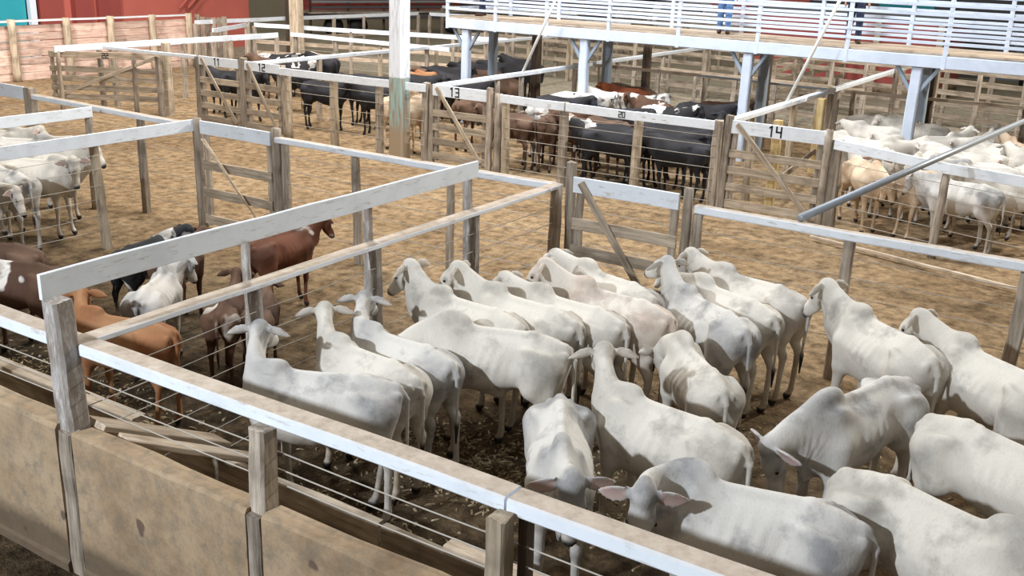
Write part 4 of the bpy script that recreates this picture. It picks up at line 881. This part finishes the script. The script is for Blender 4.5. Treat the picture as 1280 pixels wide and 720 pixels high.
    (-9.32, 23.08, 354, 0.89, 'black', {'yaw': 17, 'lift': -9, 'hpitch': -30, 'legs': (1, 3, -4, 5)}, 'black cow at the back right of the mixed pen below the bridge support', 'mixed cattle in the pen between gates 13 and 14', 'far'),
    (-9.34, 24.33, 36, 0.84, 'dark_brown', {'yaw': 13, 'lift': -17, 'hpitch': -30, 'legs': (3, 6, -4, -3)}, 'dark brown cow furthest right at the back of the mixed pen', 'mixed cattle in the pen between gates 13 and 14', 'far'),
    (-12.01, 18.65, 176, 0.87, 'dark_brown', {'yaw': 9, 'lift': -9, 'hpitch': -30, 'legs': (7, -2, -4, -6)}, 'dark brown cow pressed to the first wires right of gate 13, head left', 'mixed cattle in the pen between gates 13 and 14', 'far'),
    (-11.97, 24.67, 167, 0.91, 'dark_brown', {'yaw': 34, 'lift': -31, 'hpitch': -30, 'legs': (-8, 4, -5, 2)}, 'dark brown cow at the back of the mixed pen under the bridge', 'mixed cattle in the pen between gates 13 and 14', 'far'),
    (-9.99, 19.33, 331, 0.88, 'dark_brown', {'yaw': -7, 'lift': -20, 'hpitch': -30, 'legs': (2, 4, 5, 5)}, 'dark brown cow facing the wires just right of gate 13, low in the row', 'mixed cattle in the pen between gates 13 and 14', 'far'),
    (-9.66, 18.64, 194, 0.89, 'pied_black', {'yaw': -15, 'lift': -16, 'hpitch': -30, 'legs': (1, 7, 4, 4)}, 'black and white cow at the wires, second bay right of gate 13', 'mixed cattle in the pen between gates 13 and 14', 'far'),
    (-9.22, 18.34, 14, 0.88, 'black', {'yaw': 18, 'lift': -35, 'hpitch': -30, 'legs': (0, 1, 7, 0)}, 'black cow pressed to the wires left of the number 20', 'mixed cattle in the pen between gates 13 and 14', 'far'),
    (-8.14, 18.78, 350, 0.92, 'black', {'yaw': -17, 'lift': -20, 'hpitch': -30, 'legs': (2, 1, 7, 1)}, 'black cow pressed to the wires right of the number 20, head right', 'mixed cattle in the pen between gates 13 and 14', 'far'),
    (-7.82, 18.25, 175, 0.87, 'black', {'yaw': 2, 'lift': -34, 'hpitch': -30, 'legs': (-8, -5, 6, -1)}, 'black cow pressed to the wires next to the gate 14 post, head left', 'mixed cattle in the pen between gates 13 and 14', 'far'),
    (-9.0, 20.98, 197, 0.86, 'pied_black', {'yaw': 33, 'lift': -18, 'hpitch': -30, 'legs': (-4, 4, -8, 7)}, 'black and white cow behind the row at the wires left of gate 14', 'mixed cattle in the pen between gates 13 and 14', 'far'),
    (-10.41, 20.6, 8, 0.92, 'black', {'yaw': -4, 'lift': -20, 'hpitch': -30, 'legs': (0, -1, 7, -7)}, 'black cow behind the row at the wires in the middle of the mixed pen', 'mixed cattle in the pen between gates 13 and 14', 'far'),
    (-11.35, 20.25, 334, 0.88, 'pied_brown', {'yaw': 28, 'lift': -16, 'hpitch': -30, 'legs': (0, -4, 1, 1)}, 'brown and white cow behind the wires under the speckled ones', 'mixed cattle in the pen between gates 13 and 14', 'far'),
    (-12.03, 20.85, 195, 0.87, 'black', {'yaw': -19, 'lift': -26, 'hpitch': -30, 'legs': (7, 8, -5, -8)}, 'black cow behind the grey white cow that faces the camera', 'mixed cattle in the pen between gates 13 and 14', 'far'),
    (-5.33, 23.21, 182, 0.84, 'white', {'yaw': -32, 'lift': -21, 'hpitch': -30, 'legs': (1, 2, 1, 8)}, 'white cow at the back left of the right hand pen, rump to the right', 'white cattle in the right hand pen', 'far'),
    (-5.53, 24.23, 8, 0.89, 'white', {'yaw': -35, 'lift': -27, 'hpitch': -30, 'legs': (3, 3, -4, -7)}, 'white cow with only its round rump showing at the back of the right hand pen', 'white cattle in the right hand pen', 'far'),
    (-4.62, 23.84, 184, 0.89, 'white', {'yaw': 19, 'lift': -11, 'hpitch': -30, 'legs': (6, -5, -2, -8)}, 'white cow below the bridge column in the right hand pen, rump raised', 'white cattle in the right hand pen', 'far'),
    (-3.81, 22.3, 53, 0.89, 'white', {'yaw': 2, 'lift': 8, 'hpitch': -30, 'legs': (5, 7, 4, 7)}, 'white cow with raised head seen from behind in the right hand pen', 'white cattle in the right hand pen', 'far'),
    (-3.06, 23.37, 87, 0.9, 'white', {'yaw': 3, 'lift': -9, 'hpitch': -30, 'legs': (-2, 1, 6, -6)}, 'white cow seen from behind under the upper end of the grey pole', 'white cattle in the right hand pen', 'far'),
    (-5.27, 21.29, 152, 0.84, 'white', {'yaw': 4, 'lift': -31, 'hpitch': -30, 'legs': (-8, 5, 1, 7)}, 'white cow behind the post at the right end of gate 14', 'white cattle in the right hand pen', 'far'),
    (-4.58, 19.63, 293, 0.89, 'white', {'yaw': 5, 'lift': -18, 'hpitch': -45, 'legs': (-3, 7, 7, 2)}, 'white cow facing the camera just right of gate 14', 'white cattle in the right hand pen', 'far'),
    (-4.24, 19.83, 292, 0.86, 'white', {'yaw': 11, 'lift': -18, 'hpitch': -45, 'legs': (-4, 5, -7, -6)}, 'white cow facing the camera, second from gate 14', 'white cattle in the right hand pen', 'far'),
    (-3.62, 19.78, 266, 0.89, 'white', {'yaw': 9, 'lift': -18, 'hpitch': -45, 'legs': (-1, 0, -6, -6)}, 'white cow facing the camera, third from gate 14', 'white cattle in the right hand pen', 'far'),
    (-4.26, 18.39, 308, 0.87, 'cream', {'yaw': 0, 'lift': -45, 'hpitch': -35, 'legs': (-8, 2, 5, -6)}, 'cream calf with low head right of the gate 14 post', 'white cattle in the right hand pen', 'far'),
    (-3.24, 18.42, 235, 0.87, 'cream', {'yaw': 0, 'lift': -45, 'hpitch': -35, 'legs': (4, 7, -7, -5)}, 'cream calf looking out under the grey pole with its head low', 'white cattle in the right hand pen', 'far'),
    (-2.61, 17.82, 171, 0.86, 'white_grey', {'yaw': 2, 'lift': -13, 'hpitch': -30, 'legs': (-5, -1, -5, -4)}, 'greyish white cow behind the short brown post on the right, head left', 'white cattle in the right hand pen', 'far'),
    (-2.51, 19.31, 186, 0.9, 'white_grey', {'yaw': 17, 'lift': -10, 'hpitch': -30, 'legs': (6, -4, -3, -3)}, 'greyish white cow crossed by the shadow of the grey pole, head left', 'white cattle in the right hand pen', 'far'),
    (-1.96, 18.42, 189, 0.89, 'white', {'yaw': 7, 'lift': 8, 'hpitch': -30, 'legs': (-3, -6, -2, -7)}, 'white cow at the wires by the right edge looking left', 'white cattle in the right hand pen', 'far'),
    (-2.43, 20.85, 355, 0.86, 'white', {'yaw': -28, 'lift': -17, 'hpitch': -30, 'legs': (-5, 4, -6, 0)}, 'white cow in the middle of the right hand pen, head to the right edge', 'white cattle in the right hand pen', 'far'),
    (-1.68, 19.73, 297, 0.9, 'white', {'yaw': 20, 'lift': -33, 'hpitch': -30, 'legs': (-5, 4, -4, -8)}, 'white cow facing the camera at the right edge', 'white cattle in the right hand pen', 'far'),
    (-2.42, 23.05, 118, 0.85, 'cream', {'yaw': 12, 'lift': -6, 'hpitch': -30, 'legs': (2, 7, 7, 3)}, 'cream cow at the back by the right edge', 'white cattle in the right hand pen', 'far'),
    (-4.81, 20.66, 8, 0.9, 'white', {'yaw': 29, 'lift': -26, 'hpitch': -30, 'legs': (-7, -4, 1, -4)}, 'white cow squeezed behind the post at gate 14, head to the right', 'white cattle in the right hand pen', 'far'),
    (-4.15, 21.46, 186, 0.87, 'white', {'yaw': -3, 'lift': -9, 'hpitch': -30, 'legs': (-1, 0, -6, -1)}, 'white cow below the bridge column, head to the left', 'white cattle in the right hand pen', 'far'),
    (-3.09, 20.52, 331, 0.91, 'white', {'yaw': 12, 'lift': -21, 'hpitch': -30, 'legs': (1, 8, -4, -1)}, 'white cow under the middle of the grey pole facing the lower right', 'white cattle in the right hand pen', 'far'),
    (-2.68, 21.97, 166, 0.91, 'white', {'yaw': 8, 'lift': -33, 'hpitch': -30, 'legs': (4, -3, -4, -8)}, 'white cow just above the upper third of the grey pole, head left', 'white cattle in the right hand pen', 'far'),
    (-2.75, 19.78, 201, 0.87, 'white', {'yaw': 23, 'lift': -28, 'hpitch': -30, 'legs': (-7, -6, -5, 8)}, 'white cow directly behind the short brown post on the right', 'white cattle in the right hand pen', 'far'),
    (-1.79, 21.19, 152, 0.91, 'white', {'yaw': -22, 'lift': -10, 'hpitch': -30, 'legs': (4, 6, 7, 2)}, 'white cow at the right edge under the end of the grey pole', 'white cattle in the right hand pen', 'far'),
]
# ---------------- people on the footbridge ----------------
def skin_obj(name, fn, lo, hi, vox, mat, parent):
    V, F = surface_net(fn, lo, hi, vox)
    return link(name, mesh_from(name, V, F, True), mat, parent)
def person(label, x, y, z, rz, shirt, trousers, hair, stride=.1, arms='rail'):
    root = thing('person', label, 'person', (x, y, z), 'people on the footbridge', rz)
    # faces local +X; joints of a 1.74 m person
    hipz, kz, az = .90, .49, .08
    L = {}
    for s in (-1, 1):
        fx = stride*s
        L[s] = [(0, .09*s, hipz), (fx*.55+.015, .095*s, kz), (fx, .10*s, az), (fx+.15, .115*s, .035)]
    A = {}
    for s in (-1, 1):
        if arms == 'rail': A[s] = [(0, .19*s, 1.42), (.06, .25*s, 1.16), (.30, .20*s, 1.10), (.36, .19*s, 1.10)]
        else: A[s] = [(0, .19*s, 1.42), (-.02, .24*s, 1.14), (.04, .25*s, .90), (.06, .25*s, .83)]
    def body(X, Y, Z):
        d = seg_cone(X, Y, Z, (0, -.08, .95), (0, .08, .95), .10, .10)
        add = lambda o, k=.03: smin(d, o, k)
        d = add(seg_cone(X, Y, Z, (0, 0, .98), (.0, 0, 1.20), .10, .105, .8), .06)
        d = add(seg_cone(X, Y, Z, (.0, -.10, 1.34), (.0, .10, 1.34), .11, .11), .07)
        d = add(seg_cone(X, Y, Z, (0, -.16, 1.43), (0, .16, 1.43), .055, .055), .05)
        d = add(seg_cone(X, Y, Z, (0, 0, 1.42), (.015, 0, 1.56), .06, .055), .03)
        d = add(ellipsoid(X, Y, Z, (.02, 0, 1.645), (.098, .078, .115)), .02)
        d = add(ellipsoid(X, Y, Z, (.045, 0, 1.58), (.065, .055, .055)), .03)
        d = add(seg_cone(X, Y, Z, (.115, 0, 1.645), (.135, 0, 1.615), .010, .016), .012)
        for s in (-1, 1):
            d = add(ellipsoid(X, Y, Z, (.01, .082*s, 1.635), (.022, .012, .032)), .008)
            h, k_, a_, t_ = L[s]
            d = add(seg_cone(X, Y, Z, h, k_, .088, .058), .03); d = add(seg_cone(X, Y, Z, k_, (k_[0]-.01, k_[1], k_[2]-.15), .056, .056), .02)
            d = add(seg_cone(X, Y, Z, (k_[0]-.01, k_[1], k_[2]-.15), a_, .056, .038), .02); d = add(seg_cone(X, Y, Z, (a_[0]-.04, a_[1], .04), t_, .036, .032), .02)
            p0, p1, p2, p3 = A[s]
            d = add(seg_cone(X, Y, Z, p0, p1, .05, .04), .03); d = add(seg_cone(X, Y, Z, p1, p2, .038, .026), .02)
            d = add(seg_cone(X, Y, Z, p2, p3, .026, .034, 1.2), .02)
            u = Vector(p3)-Vector(p2); u.normalize()
            for f_ in range(4):
                o_ = Vector((0, (f_-1.5)*.018, 0)) if arms == 'rail' else Vector(((f_-1.5)*.018, 0, 0))
                q0 = Vector(p3)+o_+u*.025; q1 = q0+u*(.04+.008*(f_ in (1, 2))); q2 = q1+(Vector((.0, 0, -.035)) if arms == 'rail' else Vector((.0, -.012*s, -.03)))
                d = smin(d, seg_cone(X, Y, Z, tuple(q0), tuple(q1), .009, .008), .006); d = smin(d, seg_cone(X, Y, Z, tuple(q1), tuple(q2), .008, .007), .004)
            q = Vector(p3); tq = q+Vector((.03, -.045*s, -.01)) if arms == 'rail' else q+Vector((.045, -.01*s, -.03))
            d = smin(d, seg_cone(X, Y, Z, tuple(q), tuple(tq), .012, .009), .008)
        return d
    skin_obj('body', body, (-.3, -.42, -.02), (.55, .42, 1.8), .012, M['skin'], root)
    def legs(X, Y, Z):
        d = seg_cone(X, Y, Z, (0, -.085, .96), (0, .085, .96), .118, .118)
        for s in (-1, 1):
            h, k_, a_, t_ = L[s]
            d = smin(d, seg_cone(X, Y, Z, h, k_, .106, .078), .03); d = smin(d, seg_cone(X, Y, Z, k_, (a_[0], a_[1], .11), .076, .066), .03)
        d = d+.003*np.sin(Z*70+X*25)
        return np.maximum(d, np.maximum(Z-1.04, .06-Z))
    skin_obj('trousers', legs, (-.35, -.42, .0), (.4, .42, 1.1), .016, trousers, root)
    def top(X, Y, Z):
        d = seg_cone(X, Y, Z, (0, -.06, 1.0), (0, -.09, 1.36), .118, .122); d = smin(d, seg_cone(X, Y, Z, (0, .06, 1.0), (0, .09, 1.36), .118, .122), .05)
        d = smin(d, seg_cone(X, Y, Z, (0, 0, .98), (0, 0, 1.36), .135, .14, .85), .05)
        d = smin(d, seg_cone(X, Y, Z, (0, -.16, 1.42), (0, .16, 1.42), .072, .072), .05)
        for s in (-1, 1):
            p0, p1 = Vector(A[s][0]), Vector(A[s][1]); d = smin(d, seg_cone(X, Y, Z, tuple(p0), tuple(p0.lerp(p1, .75)), .07, .062), .03)
        d = d+.003*np.sin(Z*55)
        return np.maximum(d, np.maximum(Z-1.49, .93-Z))
    skin_obj('shirt', top, (-.3, -.42, .85), (.35, .42, 1.6), .016, shirt, root)
    for s in (-1, 1):
        a_, t_ = L[s][2], L[s][3]
        def shoe(X, Y, Z): return np.maximum(smin(seg_cone(X, Y, Z, (a_[0]-.04, a_[1], .05), (t_[0]+.01, t_[1], .04), .05, .044), seg_cone(X, Y, Z, (a_[0]-.02, a_[1], .06), (a_[0]-.02, a_[1], .10), .05, .045), .02), -Z)
        skin_obj('shoe', shoe, (a_[0]-.15, a_[1]-.1, -.02), (t_[0]+.12, t_[1]+.1, .2), .01, M['shoe'], root)
    def hr(X, Y, Z): return np.maximum(ellipsoid(X, Y, Z, (.008, 0, 1.66), (.108, .088, .118)), np.maximum((X-.055)+(1.70-Z)*.9, 1.58-Z))
    skin_obj('hair', hr, (-.14, -.12, 1.5), (.16, .12, 1.82), .01, hair, root)
    for s in (-1, 1):
        skin_obj('eye', lambda X, Y, Z: ellipsoid(X, Y, Z, (.108, .032*s, 1.652), (.012, .014, .009)), (.08, .032*s-.03, 1.63), (.14, .032*s+.03, 1.68), .005, M['eye'], root)
    skin_obj('mouth', lambda X, Y, Z: ellipsoid(X, Y, Z, (.108, 0, 1.575), (.008, .026, .007)), (.08, -.04, 1.555), (.13, .04, 1.595), .005, M['lip'], root)
M['skin'] = plain('skin', (.36, .20, .13), .6, .1); M['lip'] = plain('lips', (.28, .09, .08), .5, .1); M['shoe'] = plain('brown_leather', (.07, .035, .02), .5, .2)
M['jeans'] = plain('blue_denim', (.13, .25, .50), .85, .45, 9); M['dark_jeans'] = plain('dark_denim', (.025, .035, .075), .85, .3, 9)
M['red_cloth'] = plain('red_cotton', (.75, .02, .02), .8, .1); M['navy_cloth'] = plain('navy_cotton', (.03, .04, .12), .8, .15); M['grey_cloth'] = plain('grey_cotton', (.3, .32, .36), .8, .15); M['hair'] = plain('dark_hair', (.02, .014, .01), .6)
DK = 2.826
person('person in red shirt and blue jeans standing on the footbridge', -9.28, 23.75, DK, 1.9, M['red_cloth'], M['jeans'], M['hair'], .05, 'down')
person('person in dark trousers behind the slanting pole on the footbridge', -6.28, 23.95, DK, -1.2, M['navy_cloth'], M['dark_jeans'], M['hair'], .08, 'down')
person('person in dark blue trousers at the left end of the footbridge', -16.35, 23.9, DK, -2.0, M['grey_cloth'], M['dark_jeans'], M['hair'], .10, 'down')

# ---------------- straw and dung litter ----------------
def litter():
    rs_ = np.random.RandomState(4); V, F = [], []
    for cx, cy, rx, ry, n in ((-4.9, 7.0, 1.6, .8, 1500), (-9.5, 5.6, 3.0, .6, 1500), (-5.0, 5.5, 1.0, .35, 500), (-7.5, 4.55, 5.5, .4, 2200), (-3.4, 9.0, 2.6, 1.6, 500)):
        for _ in range(n):
            x, y = cx+rs_.randn()*rx*.5, cy+rs_.randn()*ry*.5
            if y < 4.06: continue
            a = rs_.rand()*6.28; l, w_, h = .012+.04*rs_.rand()**2, .004+.010*rs_.rand(), .004+.012*rs_.rand()
            c, s = math.cos(a), math.sin(a); k = len(V)
            for px_, py_, pz_ in ((-l, -w_, 0), (l, -w_, 0), (l, w_, 0), (-l, w_, 0), (-l*.7, -w_*.6, h), (l*.6, -w_*.6, h), (l*.7, w_*.5, h*.8), (-l*.5, w_*.6, h)):
                V.append((x+px_*c-py_*s, y+px_*s+py_*c, pz_+.002))
            F += [tuple(k+i for i in f) for f in ((0, 3, 2, 1), (4, 5, 6, 7), (0, 1, 5, 4), (1, 2, 6, 5), (2, 3, 7, 6), (3, 0, 4, 7))]
    m, nt, b = new_mat('chopped_straw', .9, .1); f = noise(nt, coords(nt), 14, 3)
    nt.links.new(ramp(nt, f, [(.4, (.12, .08, .045)), (.55, (.34, .27, .17)), (.66, (.58, .50, .36))]), b.inputs['Base Color'])
    o = link('straw_litter', mesh_from('litter', V, F), m); tag(o, 'trampled straw and fodder scattered on the ground by the trough', 'straw'); o['kind'] = 'stuff'
litter()

# ---------------- cattle ----------------
def stretch(V):
    V = V.copy(); V[:, 2] += .14*smooth01(0, .62, V[:, 2]); V[:, 0] *= .94
    return V
CAN = {}
def canon(kind, lod):
    if (kind, lod) not in CAN:
        vox = {'near': .0145, 'mid': .021, 'far': .030}[lod]
        CAN[kind, lod] = cow_canon(kind == 'zebu', kind == 'zebu', vox, 1.0)
    return CAN[kind, lod]
ZEBU = ('white', 'white_grey', 'white_red', 'tan', 'cream')
def cow(x, y, deg, s, coat, pose, label, group, lod):
    K = canon('zebu' if coat in ZEBU else 'plain', lod)
    V = stretch(pose_points(K['V'], K['ear'], **pose)); V[:, 2] -= V[:, 2].min()
    me = mesh_from('cow', V*s, K['F'], True)
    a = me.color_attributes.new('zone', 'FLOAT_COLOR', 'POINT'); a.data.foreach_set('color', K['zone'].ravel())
    small = s < .76 and lod != 'far'
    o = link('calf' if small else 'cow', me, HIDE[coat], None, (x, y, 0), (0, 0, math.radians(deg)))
    tag(o, label, 'calf' if small else 'cow', group)
    if lod != 'far':
        P = NECK1+np.array([.02, 0, 0]); E = P+HD*.17+np.array([.37, 0, .93])*.035
        for sy in (1, -1):
            e = np.array([[E[0]+.004, sy*.094, E[2]]]); off = pose_points(K['V'][:1], K['ear'][:1], **pose)
            ep = stretch(pose_points(e, np.array([False]), **pose))[0]*s
            k_ = []; f_ = []
            for i in range(7):
                th = math.pi*i/6
                for j in range(8):
                    ph = 2*math.pi*j/8; k_.append((.019*s*math.sin(th)*math.cos(ph), .015*s*math.sin(th)*math.sin(ph), .017*s*math.cos(th)))
            for i in range(6):
                for j in range(8): f_.append((i*8+j, (i+1)*8+j, (i+1)*8+(j+1) % 8, i*8+(j+1) % 8))
            link('eye', mesh_from('eye', k_, f_, True), M['eye'], o, tuple(ep))
    return o
for row in COWS: cow(*row)
